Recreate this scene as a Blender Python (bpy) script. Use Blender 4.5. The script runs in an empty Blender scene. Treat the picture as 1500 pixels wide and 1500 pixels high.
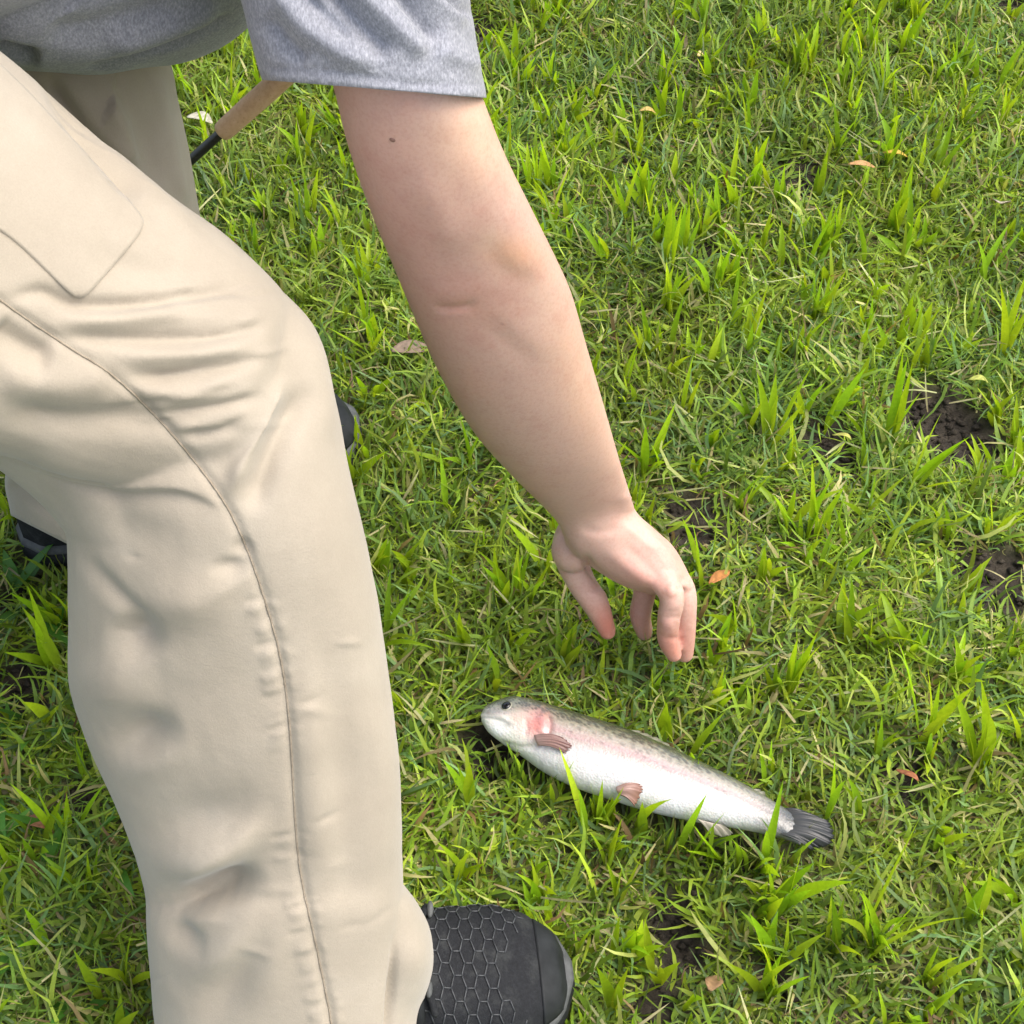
import bpy, bmesh, math, random
import numpy as np
from mathutils import Vector, Matrix
from mathutils.bvhtree import BVHTree

S = bpy.context.scene
COL = S.collection
rng = np.random.default_rng(7)
random.seed(7)

# ------------------------------------------------------------------ camera
CAM_H, PITCH, FOC = 1.15, math.radians(50), 2400.0      # focal length in photo pixels (1500 wide)
cam_d = bpy.data.cameras.new('camera')
cam_d.sensor_width = 36.0
cam_d.lens = 36.0 * FOC / 1500.0
cam_d.clip_start, cam_d.clip_end = 0.02, 2000
cam = bpy.data.objects.new('camera', cam_d)
cam.location = (0, 0, CAM_H)
cam.rotation_euler = (math.pi / 2 - PITCH, 0, 0)
COL.objects.link(cam)
S.camera = cam

# ------------------------------------------------------------------ light
SUN_EL, SUN_AZ = math.radians(60), math.radians(98)      # azimuth clockwise from +Y: light from the right, a bit behind
w = bpy.data.worlds.new('World')
S.world = w
w.use_nodes = True
nt = w.node_tree
nt.nodes.clear()
sky = nt.nodes.new('ShaderNodeTexSky')
sky.sky_type = 'NISHITA'
sky.sun_disc = False
sky.sun_elevation, sky.sun_rotation = SUN_EL, SUN_AZ
sky.air_density, sky.dust_density, sky.ozone_density = 1.0, 4.0, 1.0
hs = nt.nodes.new('ShaderNodeHueSaturation')
hs.inputs['Saturation'].default_value = 0.65            # thin white overcast
bg = nt.nodes.new('ShaderNodeBackground')
bg.inputs['Strength'].default_value = 0.15
wo = nt.nodes.new('ShaderNodeOutputWorld')
nt.links.new(sky.outputs[0], hs.inputs['Color'])
nt.links.new(hs.outputs[0], bg.inputs['Color'])
nt.links.new(bg.outputs[0], wo.inputs['Surface'])
sl = bpy.data.lights.new('sun', 'SUN')
sl.energy = .95
sl.angle = math.radians(60)
sl.color = (1.0, 0.94, 0.84)
sun = bpy.data.objects.new('sun', sl)
sdir = Vector((math.sin(SUN_AZ) * math.cos(SUN_EL), math.cos(SUN_AZ) * math.cos(SUN_EL), math.sin(SUN_EL)))
sun.rotation_euler = sdir.to_track_quat('Z', 'Y').to_euler()
sun.location = (1.5, 1, 3)
COL.objects.link(sun)
S.view_settings.view_transform = 'Standard'
S.view_settings.look = 'None'
S.view_settings.gamma = 1
S.view_settings.use_curve_mapping = False
S.view_settings.exposure = 1.33

# ------------------------------------------------------------------ geometry helpers
CP, SP = math.cos(PITCH), math.sin(PITCH)
CAM = np.array([0, 0, CAM_H])
FW, DN, RT = np.array([0, CP, -SP]), np.array([0, -SP, -CP]), np.array([1.0, 0, 0])

def P(px, py, z):
    "point seen at a photo pixel, z metres in front of the lens"
    return CAM + z * FW + (px - 750) / FOC * z * RT + (py - 750) / FOC * z * DN

def PZ(px, py, Z):
    "point seen at a photo pixel, at height Z above the ground"
    d = FW + (px - 750) / FOC * RT + (py - 750) / FOC * DN
    return CAM + d * ((CAM_H - Z) / -d[2])

def project(V):
    R = V - CAM
    z = R @ FW
    return 750 + FOC * (R @ RT) / z, 750 + FOC * (R @ DN) / z, z

def catmull(A, n):
    A = np.asarray(A, float)
    k = len(A)
    t = np.linspace(0, k - 1 - 1e-9, n)
    i = t.astype(int)
    f = (t - i)[:, None]
    g = lambda j: A[np.clip(j, 0, k - 1)]
    p0, p1, p2, p3 = g(i - 1), g(i), g(i + 1), g(i + 2)
    return 0.5 * ((2 * p1) + (p2 - p0) * f + (2 * p0 - 5 * p1 + 4 * p2 - p3) * f**2 + (3 * p1 - p0 - 3 * p2 + p3) * f**3)

class MB:
    def __init__(s): s.v, s.f, s.n = [], [], 0
    def add(s, v, f):
        v = np.asarray(v, float)
        s.v.append(v); s.f += [tuple(int(i) + s.n for i in q) for q in f]; s.n += len(v)
    def rings(s, R, cap=True):
        "R: (n, m, 3) array of closed rings"
        n, m = R.shape[:2]
        f = []
        for i in range(n - 1):
            for j in range(m):
                a, b = i * m + j, i * m + (j + 1) % m
                f.append((a, b, b + m, a + m))
        v = R.reshape(-1, 3)
        if cap:
            v = np.vstack([v, R[0].mean(0), R[-1].mean(0)])
            for j in range(m):
                f.append((n * m, (j + 1) % m, j))
                f.append((n * m + 1, (n - 1) * m + j, (n - 1) * m + (j + 1) % m))
        s.add(v, f)
    def tube(s, secs, n=60, m=40, e=2.15):
        "loft between photo outlines: (left x, y, right x, y, distance, half depth)"
        A = catmull(secs, n)
        a = np.linspace(0, 2 * np.pi, m, endpoint=False)
        ca = np.sign(np.cos(a)) * np.abs(np.cos(a)) ** (2 / e)
        sa = np.sign(np.sin(a)) * np.abs(np.sin(a)) ** (2 / e)
        R = []
        for lx, ly, rx, ry, z, d in A:
            L, Q = P(lx, ly, z), P(rx, ry, z)
            c, wv = (L + Q) / 2, (Q - L) / 2
            vd = (c - CAM) / np.linalg.norm(c - CAM)
            R.append(c + ca[:, None] * wv + sa[:, None] * d * vd)
        s.rings(np.array(R))
    def chain(s, pts, rad, n=30, m=20, round_ends=True):
        "round tube through points"
        A = catmull(np.hstack([np.asarray(pts, float), np.asarray(rad, float)[:, None]]), n)
        C, r = A[:, :3], A[:, 3]
        T = np.gradient(C, axis=0)
        T /= np.linalg.norm(T, axis=1)[:, None] + 1e-12
        ref = np.array([0.3, 0.2, 1.0]) if abs(T[0][2]) < .9 else np.array([1.0, .2, 0])
        rings = []
        U = None
        if round_ends:
            k = [0.35, 0.75, 0.93]
            pre = [(C[0] - T[0] * r[0] * math.sqrt(1 - q * q), T[0], r[0] * q) for q in k]
            post = [(C[-1] + T[-1] * r[-1] * math.sqrt(1 - q * q), T[-1], r[-1] * q) for q in reversed(k)]
        else: pre = post = []
        for c, t, q in pre + [(C[i], T[i], r[i]) for i in range(n)] + post:
            if U is None: U = np.cross(t, ref)
            U = U - t * (U @ t); U /= np.linalg.norm(U)
            W = np.cross(t, U)
            a = np.linspace(0, 2 * np.pi, m, endpoint=False)[:, None]
            rings.append(c + q * (np.cos(a) * U + np.sin(a) * W))
        s.rings(np.array(rings))
    def ball(s, c, r, rot=None, n=16, m=24):
        a = np.linspace(0.02, math.pi - 0.02, n)
        b = np.linspace(0, 2 * np.pi, m, endpoint=False)
        R = np.stack([np.outer(np.sin(a), np.cos(b)), np.outer(np.sin(a), np.sin(b)), np.outer(np.cos(a), np.ones(m))], -1) * np.asarray(r)
        if rot is not None: R = R @ np.asarray(rot).T
        s.rings(R + np.asarray(c))
    def mesh(s, name):
        me = bpy.data.meshes.new(name)
        me.from_pydata(np.vstack(s.v).tolist(), [], s.f)
        bm = bmesh.new(); bm.from_mesh(me)
        bmesh.ops.recalc_face_normals(bm, faces=bm.faces)
        bm.to_mesh(me); bm.free()
        me.shade_smooth()
        return me

def link(name, me, mat=None, parent=None, **props):
    o = bpy.data.objects.new(name, me)
    COL.objects.link(o)
    if mat is not None:
        me.materials.clear(); me.materials.append(mat)
    if parent is not None:
        o.parent = parent
        o.matrix_parent_inverse = Matrix.Translation(-parent.location)
    for k, v in props.items(): o[k] = v
    return o

def thing(name, loc, label, cat, group=None):
    o = bpy.data.objects.new(name, None)
    o.empty_display_size = 0.05
    o.location = loc
    COL.objects.link(o)
    o['label'] = label; o['category'] = cat
    if group: o['group'] = group
    return o

def remesh(me, voxel, smooth=6):
    o = bpy.data.objects.new('working_shape', me)
    COL.objects.link(o)
    r = o.modifiers.new('r', 'REMESH'); r.mode = 'VOXEL'; r.voxel_size = voxel; r.use_smooth_shade = True
    if smooth:
        q = o.modifiers.new('s', 'SMOOTH'); q.factor = 0.5; q.iterations = smooth
    dg = bpy.context.evaluated_depsgraph_get()
    out = bpy.data.meshes.new_from_object(o.evaluated_get(dg))
    bpy.data.objects.remove(o)
    return out

def getv(me):
    v = np.empty(len(me.vertices) * 3); me.vertices.foreach_get('co', v); return v.reshape(-1, 3)
def getn(me):
    v = np.empty(len(me.vertices) * 3, dtype=np.float32); me.vertex_normals.foreach_get('vector', v); return v.reshape(-1, 3).astype(float)
def setv(me, v):
    me.vertices.foreach_set('co', v.ravel()); me.update()

def poly_dist(x, y, pts):
    "distance, side and position along a polyline for arrays x, y"
    best = np.full(x.shape, 1e9); sgn = np.zeros(x.shape); tt = np.zeros(x.shape)
    pts = np.asarray(pts, float)
    L = np.r_[0, np.cumsum(np.hypot(*np.diff(pts, axis=0).T))]
    for i in range(len(pts) - 1):
        a, d = pts[i], pts[i + 1] - pts[i]
        l2 = d @ d + 1e-9
        t = np.clip(((x - a[0]) * d[0] + (y - a[1]) * d[1]) / l2, 0, 1)
        ex, ey = x - a[0] - t * d[0], y - a[1] - t * d[1]
        q = np.hypot(ex, ey)
        m = q < best
        best[m] = q[m]
        sgn[m] = np.sign(d[0] * ey - d[1] * ex)[m]
        tt[m] = ((L[i] + t * (L[i + 1] - L[i])) / L[-1])[m]
    return best, sgn, tt

def smooth_line(pts, n=24):
    return catmull(pts, n) if len(pts) > 2 else np.asarray(pts, float)

def sculpt(me, strokes, zr=(0, 9)):
    """push camera-side cloth or skin in and out along drawn lines.
    stroke: (points, width px, height m, kind, end taper) kind g: ridge or groove, s: step fold (raised on the left of the line as seen going right: above)"""
    V, N = getv(me), getn(me)
    x, y, z = project(V)
    face = np.einsum('ij,ij->i', N, (CAM - V) / np.linalg.norm(CAM - V, axis=1)[:, None])
    ok = (face > -0.05) & (z > zr[0]) & (z < zr[1])
    D = np.zeros(len(V))
    for pts, wd, amp, kind, taper in strokes:
        pl = smooth_line(pts)
        m = ok & (x > pl[:, 0].min() - 3.2 * wd) & (x < pl[:, 0].max() + 3.2 * wd) & (y > pl[:, 1].min() - 3.2 * wd) & (y < pl[:, 1].max() + 3.2 * wd)
        i = np.nonzero(m)[0]
        if not len(i): continue
        d, sg, t = poly_dist(x[i], y[i], pl)
        tp = np.ones(len(i))
        if taper: tp = np.clip(np.minimum(t, 1 - t) / taper, 0, 1); tp = tp * tp * (3 - 2 * tp)
        q = d / wd
        if kind == 'g': pr = np.exp(-q * q)
        elif kind == 's': pr = -sg * q * np.exp(-q * q * 0.5) * 1.65
        else:           # sharp lip on the upper side, soft hollow below
            u = sg * q
            pr = np.where(u < 0, np.exp(-(u * 0.55) ** 2), np.exp(-(u / 0.35) ** 2) * 2 - np.exp(-(u * 0.6) ** 2))
        D[i] += amp * pr * tp * np.clip(face[i] * 3 + 0.25, 0, 1)
    setv(me, V + N * D[:, None])

def cut(me, p, q, keep_above=True, box=None, thick=0.0018):
    "open a garment at the plane through the eye and two photo points, then give the cloth a thickness"
    a, b = P(*p), P(*q)
    no = np.cross(a - CAM, b - CAM); no /= np.linalg.norm(no)
    up = P(p[0], p[1] - 50, p[2]) - a
    if no @ up > 0: no = -no                   # normal points down the picture = the side removed
    bm = bmesh.new(); bm.from_mesh(me)
    def inside(f):
        c = np.array(f.calc_center_median())
        x, y, z = project(c[None])
        return box[0] < x[0] < box[1] and box[2] < y[0] < box[3] and box[4] < z[0] < box[5]
    fs = [f for f in bm.faces if inside(f)]
    geom = set(fs)
    for f in fs: geom.update(f.edges); geom.update(f.verts)
    bmesh.ops.bisect_plane(bm, geom=list(geom), plane_co=a.tolist(), plane_no=no.tolist(), clear_outer=True)
    bm.to_mesh(me); bm.free()

def solid(me, t):
    o = bpy.data.objects.new('working_shape', me); COL.objects.link(o)
    q = o.modifiers.new('s', 'SOLIDIFY'); q.thickness = t; q.offset = -1
    dg = bpy.context.evaluated_depsgraph_get()
    out = bpy.data.meshes.new_from_object(o.evaluated_get(dg))
    bpy.data.objects.remove(o)
    out.shade_smooth()
    return out

def thin(me, ratio):
    o = bpy.data.objects.new('working_shape', me); COL.objects.link(o)
    q = o.modifiers.new('d', 'DECIMATE'); q.ratio = ratio
    dg = bpy.context.evaluated_depsgraph_get()
    out = bpy.data.meshes.new_from_object(o.evaluated_get(dg))
    bpy.data.objects.remove(o)
    out.shade_smooth()
    return out

def bvh(me):
    bm = bmesh.new(); bm.from_mesh(me)
    t = BVHTree.FromBMesh(bm); bm.free()
    return t

def hit(tree, px, py):
    d = P(px, py, 1.0) - CAM
    d = Vector(d).normalized()
    loc, nor, _, _ = tree.ray_cast(Vector(CAM), d)
    if loc is None: return None
    if nor.dot(d) > 0: nor = -nor
    return np.array(loc), np.array(nor)

def noise1(V, s, seed=0.0):
    from mathutils import noise
    return np.array([noise.noise(Vector((v[0] * s + seed, v[1] * s, v[2] * s))) for v in V])

def set_col(me, C, name='Col'):
    a = me.color_attributes.new(name, 'FLOAT_COLOR', 'POINT')
    if C.shape[1] == 3: C = np.hstack([C, np.ones((len(C), 1))])
    a.data.foreach_set('color', C.astype(np.float32).ravel())

# ------------------------------------------------------------------ materials
class M:
    def __init__(s, name, rough=0.6, **kw):
        s.m = bpy.data.materials.new(name); s.m.use_nodes = True
        s.t = s.m.node_tree; s.b = s.t.nodes['Principled BSDF']
        s.b.inputs['Roughness'].default_value = rough
        for k, v in kw.items(): s.b.inputs[k.replace('_', ' ')].default_value = v
        s.tc = s.t.nodes.new('ShaderNodeTexCoord')
    def n(s, t, **kw):
        q = s.t.nodes.new(t)
        for k, v in kw.items(): setattr(q, k, v)
        return q
    def l(s, a, b): s.t.links.new(a, b)
    def mapped(s, scale=(1, 1, 1), rot=(0, 0, 0)):
        q = s.n('ShaderNodeMapping'); q.inputs['Scale'].default_value = scale; q.inputs['Rotation'].default_value = rot
        s.l(s.tc.outputs['Object'], q.inputs['Vector']); return q.outputs[0]
    def noise(s, scale, detail=4, rough=.6, vec=None):
        q = s.n('ShaderNodeTexNoise'); q.inputs['Scale'].default_value = scale; q.inputs['Detail'].default_value = detail; q.inputs['Roughness'].default_value = rough
        s.l(vec if vec is not None else s.tc.outputs['Object'], q.inputs['Vector']); return q.outputs['Fac']
    def ramp(s, fac, stops):
        q = s.n('ShaderNodeValToRGB'); e = q.color_ramp.elements
        while len(e) < len(stops): e.new(0.5)
        for el, (p, c) in zip(e, stops): el.position = p; el.color = (*c, 1)
        s.l(fac, q.inputs['Fac']); return q.outputs['Color']
    def mix(s, a, b, fac, mode='MIX'):
        q = s.n('ShaderNodeMix', data_type='RGBA', blend_type=mode)
        for val, idx in ((a, 6), (b, 7)):
            if isinstance(val, tuple): q.inputs[idx].default_value = (*val, 1)
            else: s.l(val, q.inputs[idx])
        if isinstance(fac, float): q.inputs[0].default_value = fac
        else: s.l(fac, q.inputs[0])
        return q.outputs[2]
    def attr(s, name):
        q = s.n('ShaderNodeAttribute', attribute_name=name); return q.outputs['Color']
    def base(s, c):
        if isinstance(c, tuple): s.b.inputs['Base Color'].default_value = (*c, 1)
        else: s.l(c, s.b.inputs['Base Color'])
    def bump(s, h, strength=.3, dist=.001):
        q = s.n('ShaderNodeBump'); q.inputs['Strength'].default_value = strength; q.inputs['Distance'].default_value = dist
        s.l(h, q.inputs['Height'])
        for k in [l for l in s.b.inputs['Normal'].links]: s.l(k.from_socket, q.inputs['Normal'])
        s.l(q.outputs[0], s.b.inputs['Normal'])

def wave(m, scale, vec, dist=0.5):
    q = m.n('ShaderNodeTexWave'); q.inputs['Scale'].default_value = scale; q.inputs['Distortion'].default_value = dist
    m.l(vec, q.inputs['Vector']); return q.outputs['Fac']

# trousers: washed cream cotton twill
mt = M('cream_cotton', .85, Sheen_Weight=.25, Sheen_Roughness=.5)
mt.b.inputs['Specular IOR Level'].default_value = .2
c = mt.ramp(mt.noise(9, 5, .6), [(.3, (.315, .270, .208)), (.5, (.35, .302, .235)), (.7, (.385, .337, .268))])
c = mt.mix(c, mt.ramp(mt.noise(900, 2, .5), [(.35, (.80, .80, .80)), (.65, (1, 1, 1))]), .28, 'MULTIPLY')
mt.base(c)
mt.bump(mt.noise(20, 5, .55), .35, .004)
mt.bump(mt.noise(90, 5, .6), .18, .0015)
mt.bump(mt.noise(1100, 2), .35, .0005)
MAT_TROUSER = mt.m
ms = M('cream_seam', .9); ms.base(ms.ramp(ms.noise(300, 2), [(.3, (.22, .18, .13)), (.7, (.31, .26, .195))])); MAT_SEAM = ms.m

# shirt: heather grey jersey
mg = M('heather_grey_jersey', .9, Sheen_Weight=.3)
v = mg.mapped((900, 260, 500), (.4, .3, .9))
h1 = mg.noise(1.0, 3, .6, v)
h2 = mg.noise(210, 6, .7)
c = mg.ramp(h1, [(.3, (.165, .17, .19)), (.5, (.24, .245, .27)), (.68, (.335, .34, .365))])
c = mg.mix(c, mg.ramp(h2, [(.3, (.66, .68, .72)), (.5, (.88, .89, .92)), (.72, (1.1, 1.1, 1.1))]), .6, 'MULTIPLY')
mg.base(c)
mg.bump(mg.noise(60, 6, .7), .5, .003)
mg.bump(mg.noise(700, 2), .35, .0006)
MAT_SHIRT = mg.m

# skin
mk = M('skin', .48, Subsurface_Weight=.25, Subsurface_Scale=.008)
mk.b.inputs['Subsurface Radius'].default_value = (1, .35, .2)
mk.b.inputs['Specular IOR Level'].default_value = .35
c = mk.attr('Col')
c = mk.mix(c, mk.ramp(mk.noise(38, 5, .65), [(.3, (.90, .80, .78)), (.5, (1, 1, 1)), (.7, (1.06, 1.02, .98))]), .6, 'MULTIPLY')
c = mk.mix(c, mk.ramp(mk.noise(420, 3, .6), [(.32, (.86, .78, .76)), (.55, (1, 1, 1))]), .5, 'MULTIPLY')
mk.base(c)
mk.bump(mk.noise(900, 3, .6), .25, .0005)
mk.bump(mk.noise(70, 5, .6), .12, .0012)
MAT_SKIN = mk.m
mh = M('brown_hair', .6); mh.base(mh.ramp(mh.noise(150, 4), [(.3, (.03, .018, .01)), (.7, (.09, .055, .03))])); MAT_HAIR = mh.m

def blade_mat(name, trans, rough=.45):
    m = M(name, rough)
    m.b.inputs['Specular IOR Level'].default_value = .35
    c = m.attr('Col')
    c = m.mix(c, m.ramp(m.noise(260, 3), [(.3, (.75, .78, .7)), (.7, (1.12, 1.1, 1.1))]), .6, 'MULTIPLY')
    m.base(c)
    tr = m.n('ShaderNodeBsdfTranslucent')
    cc = m.mix(c, (1.25, 1.15, .55), 1.0, 'MULTIPLY')
    m.l(cc, tr.inputs['Color'])
    mx = m.n('ShaderNodeMixShader'); mx.inputs[0].default_value = trans
    m.l(m.b.outputs[0], mx.inputs[1]); m.l(tr.outputs[0], mx.inputs[2])
    m.l(mx.outputs[0], m.t.nodes['Material Output'].inputs['Surface'])
    return m.m
MAT_GRASS = blade_mat('grass_blade', .35)
MAT_SPROUT = blade_mat('sprout_blade', .5, .4)
MAT_LEAF = blade_mat('dead_leaf', .2, .7)

mo = M('dark_soil', .9)
c = mo.ramp(mo.noise(45, 8, .7), [(.3, (.014, .010, .007)), (.5, (.04, .03, .02)), (.7, (.10, .08, .056))])
c = mo.mix(c, mo.ramp(mo.noise(130, 5, .7), [(.3, (.05, .05, .018)), (.5, (.12, .13, .04)), (.72, (.22, .19, .09))]), mo.attr('Thatch'))
mo.base(c)
mo.bump(mo.noise(160, 8, .75), .9, .006)
MAT_SOIL = mo.m

# ------------------------------------------------------------------ ground
SOIL = [(1385, 615, .046), (1345, 595, .034), (1420, 640, .038), (1215, 652, .034), (1010, 768, .034), (1172, 262, .030), (1040, 372, .022), (1470, 855, .04), (1410, 815, .02), (1320, 1140, .022),
        (1000, 1385, .022), (965, 1475, .022), (985, 1340, .02), (722, 1090, .03), (1080, 1252, .014), (1480, 18, .03), (700, 45, .03), (935, 262, .018), (40, 1010, .03), (1290, 770, .014), (20, 880, .015), (120, 1190, .02), (850, 95, .015), (740, 150, .012), (930, 255, .02),(1130, 1440, .015)]
SOILP = np.array([[*PZ(a, b, 0)[:2], r * .92] for a, b, r in SOIL])

def ground_h(x, y):
    h = .006 * np.sin(7.1 * x + 1.3) * np.sin(6.3 * y + .4) + .004 * np.sin(17 * x + 2 + 3 * y) * np.sin(15 * y - 2 * x)
    for sx, sy, r in SOILP:
        h = h - .008 * np.exp(-((x - sx)**2 + (y - sy)**2) / (r * r))
    return h * np.exp(-np.maximum(0, np.hypot(x, y - 1) - 3))

def axis(a, b, step, far):
    core = np.arange(a, b + 1e-6, step)
    ext = []
    d, p = step, 0.0
    while p < far:
        d *= 1.35; p += d; ext.append(p)
    ext = np.array(ext)
    return np.r_[a - ext[::-1], core, b + ext]
gx, gy = axis(-.95, .95, .0075, 400), axis(.3, 2.1, .0075, 400)
X, Y = np.meshgrid(gx, gy)
Zg = ground_h(X, Y)
inn = (np.abs(X) < 1.1) & (Y > .2) & (Y < 2.3)
Zg = Zg + inn * (.0020 * rng.standard_normal(Zg.shape))
nx, ny = len(gx), len(gy)
idx = np.arange(nx * ny).reshape(ny, nx)
F = np.stack([idx[:-1, :-1], idx[:-1, 1:], idx[1:, 1:], idx[1:, :-1]], -1).reshape(-1, 4)

def fast_mesh(name, V, F):
    "F: (n, k) faces all of one size, or a list of such arrays"
    Fs = F if isinstance(F, list) else [F]
    me = bpy.data.meshes.new(name)
    me.vertices.add(len(V)); me.vertices.foreach_set('co', np.ascontiguousarray(V, dtype=np.float32).ravel())
    nl = sum(f.size for f in Fs); nf = sum(len(f) for f in Fs)
    me.loops.add(nl); me.loops.foreach_set('vertex_index', np.concatenate([f.ravel() for f in Fs]).astype(np.int32))
    me.polygons.add(nf)
    tot = np.concatenate([np.full(len(f), f.shape[1]) for f in Fs])
    me.polygons.foreach_set('loop_start', (np.cumsum(tot) - tot).astype(np.int32))
    me.update(calc_edges=True)
    me.shade_smooth()
    return me
gm = fast_mesh('ground', np.stack([X, Y, Zg], -1).reshape(-1, 3), F)
th = np.full(X.size, .85)
for sx, sy, r_ in SOILP:
    q_ = np.hypot(X.ravel() - sx, (Y.ravel() - sy) * .8) / r_
    th = np.minimum(th, np.clip((q_ - .7) / .8, 0, .85))
set_col(gm, np.repeat(th[:, None], 3, 1), 'Thatch')
link('ground', gm, MAT_SOIL, kind='structure')

# loose crumbs lying in the bare patches
o6 = np.array([(1, 0, 0), (-1, 0, 0), (0, 1, 0), (0, -1, 0), (0, 0, 1), (0, 0, -1)], float)
f8 = np.array([(0, 2, 4), (2, 1, 4), (1, 3, 4), (3, 0, 4), (2, 0, 5), (1, 2, 5), (3, 1, 5), (0, 3, 5)])
cv_, ck_ = [], 0
for sx, sy, rr in SOILP:
    for _ in range(int(26000 * rr * 1.2 / 8)):
        q1, q2 = rng.normal(0, rr * .75, 2)
        sz = .0012 + .0045 * rng.random() ** 3
        p = o6 * sz * rng.uniform(.6, 1.25, (6, 1)) * np.array([1.1, 1.0, .75]) @ np.array(Matrix.Rotation(rng.uniform(0, 6.3), 3, 'Z') @ Matrix.Rotation(rng.uniform(0, 1), 3, 'X'))
        cv_.append(p + np.array([sx + q1, sy + q2, float(ground_h(np.array(sx + q1), np.array(sy + q2))) + sz * .4])); ck_ += 1
cm_ = fast_mesh('soil_crumbs', np.vstack(cv_), (f8[None] + (np.arange(ck_) * 6)[:, None, None]).reshape(-1, 3))
set_col(cm_, np.zeros((ck_ * 6, 3)), 'Thatch')
link('soil_crumbs', cm_, MAT_SOIL, kind='stuff')

# ------------------------------------------------------------------ grass blades
def blades(base, length, width, az, lean, curl, twist, c0, c1, segs=4, fold=0.0, prof='fine', swirl=None):
    """strips for many blades at once; c0 colour at the base, c1 at the tip"""
    n = len(base)
    t = np.linspace(0, 1, segs + 1)
    phi = lean[:, None] + curl[:, None] * t[None]            # angle from vertical
    ds = length[:, None] / segs
    if swirl is None: swirl = np.zeros(n)
    azt = az[:, None] + swirl[:, None] * t[None]
    z1 = np.zeros((n, 1))
    hx = np.hstack([z1, np.cumsum(np.sin(phi[:, :-1]) * np.cos(azt[:, :-1]) * ds, 1)])
    hy = np.hstack([z1, np.cumsum(np.sin(phi[:, :-1]) * np.sin(azt[:, :-1]) * ds, 1)])
    hz = np.hstack([z1, np.cumsum(np.cos(phi[:, :-1]) * ds, 1)])
    d = np.stack([np.cos(az), np.sin(az), np.zeros(n)], -1)
    aw = azt + twist[:, None]
    sd = np.stack([-np.sin(aw), np.cos(aw), np.zeros_like(aw)], -1)
    C = base[:, None] + np.stack([hx, hy, hz], -1)
    C[..., 2] = np.maximum(C[..., 2], base[:, None, 2] * 0 + ground_h(C[..., 0], C[..., 1]) + .001 + .004 * t[None])
    if prof == 'fine': pw = np.array([.75, 1, .95, .65, 0][:segs + 1]) if segs == 4 else np.interp(t, [0, .2, .6, 1], [.75, 1, .75, 0.0])
    else: pw = np.interp(t, [0, .12, .3, .5, .75, 1], [.35, .6, .95, 1, .62, 0.0])
    W = width[:, None] * pw[None] / 2
    nrm = np.stack([np.cos(phi) * -d[:, None, 0], np.cos(phi) * -d[:, None, 1], np.sin(phi)], -1)
    L = C[:, :-1] + sd[:, :-1] * W[:, :-1, None]
    R = C[:, :-1] - sd[:, :-1] * W[:, :-1, None]
    T = C[:, -1:]
    if fold:
        Mid = C[:, :-1]
        L = L + nrm[:, :-1] * (W[:, :-1, None] * fold); R = R + nrm[:, :-1] * (W[:, :-1, None] * fold)
        V = np.concatenate([L, Mid, R, T], 1)
        k = 3 * segs + 1
        q = []
        for i in range(segs - 1):
            q += [(i, segs + i, segs + i + 1, i + 1), (segs + i, 2 * segs + i, 2 * segs + i + 1, segs + i + 1)]
        tr = [(segs - 1, 2 * segs - 1, 3 * segs), (2 * segs - 1, 3 * segs - 1, 3 * segs)]
        tv = np.concatenate([t[:-1]] * 3 + [[1.0]])
    else:
        V = np.concatenate([L, R, T], 1)
        k = 2 * segs + 1
        q = [(i, segs + i, segs + i + 1, i + 1) for i in range(segs - 1)]
        tr = [(segs - 1, 2 * segs - 1, 2 * segs)]
        tv = np.concatenate([t[:-1]] * 2 + [[1.0]])
    off = (np.arange(n) * k)[:, None, None]
    Q = (np.array(q)[None] + off).reshape(-1, 4)
    TR = (np.array(tr)[None] + off).reshape(-1, 3)
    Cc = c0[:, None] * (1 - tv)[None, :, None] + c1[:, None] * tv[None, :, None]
    return V.reshape(-1, 3), Q, TR, Cc.reshape(-1, 3)

def join_blades(parts, name):
    Vs, Qs, Ts, Cs, o = [], [], [], [], 0
    for V, Q, T, C in parts:
        Vs.append(V); Qs.append(Q + o); Ts.append(T + o); Cs.append(C); o += len(V)
    me = fast_mesh(name, np.vstack(Vs), [np.vstack(Qs), np.vstack(Ts)])
    set_col(me, np.vstack(Cs))
    return me

def vnoise(x, y, s, seed):
    "cheap smooth value noise"
    r = np.random.default_rng(seed); G = r.random((64, 64))
    u, v = x * s + 31.3, y * s + 17.7
    i, j = np.floor(u).astype(int), np.floor(v).astype(int)
    f, g = u - i, v - j
    f, g = f * f * (3 - 2 * f), g * g * (3 - 2 * g)
    a = lambda p, q: G[p % 64, q % 64]
    return (a(i, j) * (1 - f) + a(i + 1, j) * f) * (1 - g) + (a(i, j + 1) * (1 - f) + a(i + 1, j + 1) * f) * g

# outline of the trout and of the shoes on the ground: no turf grows through them
FISH_T = [(704,1047),(712,1034),(730,1025),(752,1020),(785,1026),(830,1040),(880,1056),(940,1077),(1000,1104),(1060,1133),(1110,1160),(1145,1181),(1165,1190),(1180,1195)]
FISH_B = [(706,1057),(716,1073),(738,1091),(765,1109),(800,1134),(845,1156),(890,1171),(940,1187),(990,1199),(1045,1209),(1090,1216),(1130,1225),(1155,1233),(1172,1240)]
FISH_H = [.003,.008,.012,.016,.019,.021,.022,.021,.019,.016,.012,.009,.006,.003]
FZ = .029
fT = np.array([PZ(a, b, FZ) for a, b in FISH_T]); fB = np.array([PZ(a, b, FZ) for a, b in FISH_B])
fT, fB = fT * .96 + fB * .04, fB * .95 + fT * .05
fC, fR = (fT + fB) / 2, np.linalg.norm(fT - fB, axis=1) / 2
SHOE_A = (np.array([-.247, .475]), np.array([.041, .505]))
SHOE_B = (np.array([-.434, .918]), np.array([-.160, 1.050]))

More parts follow.
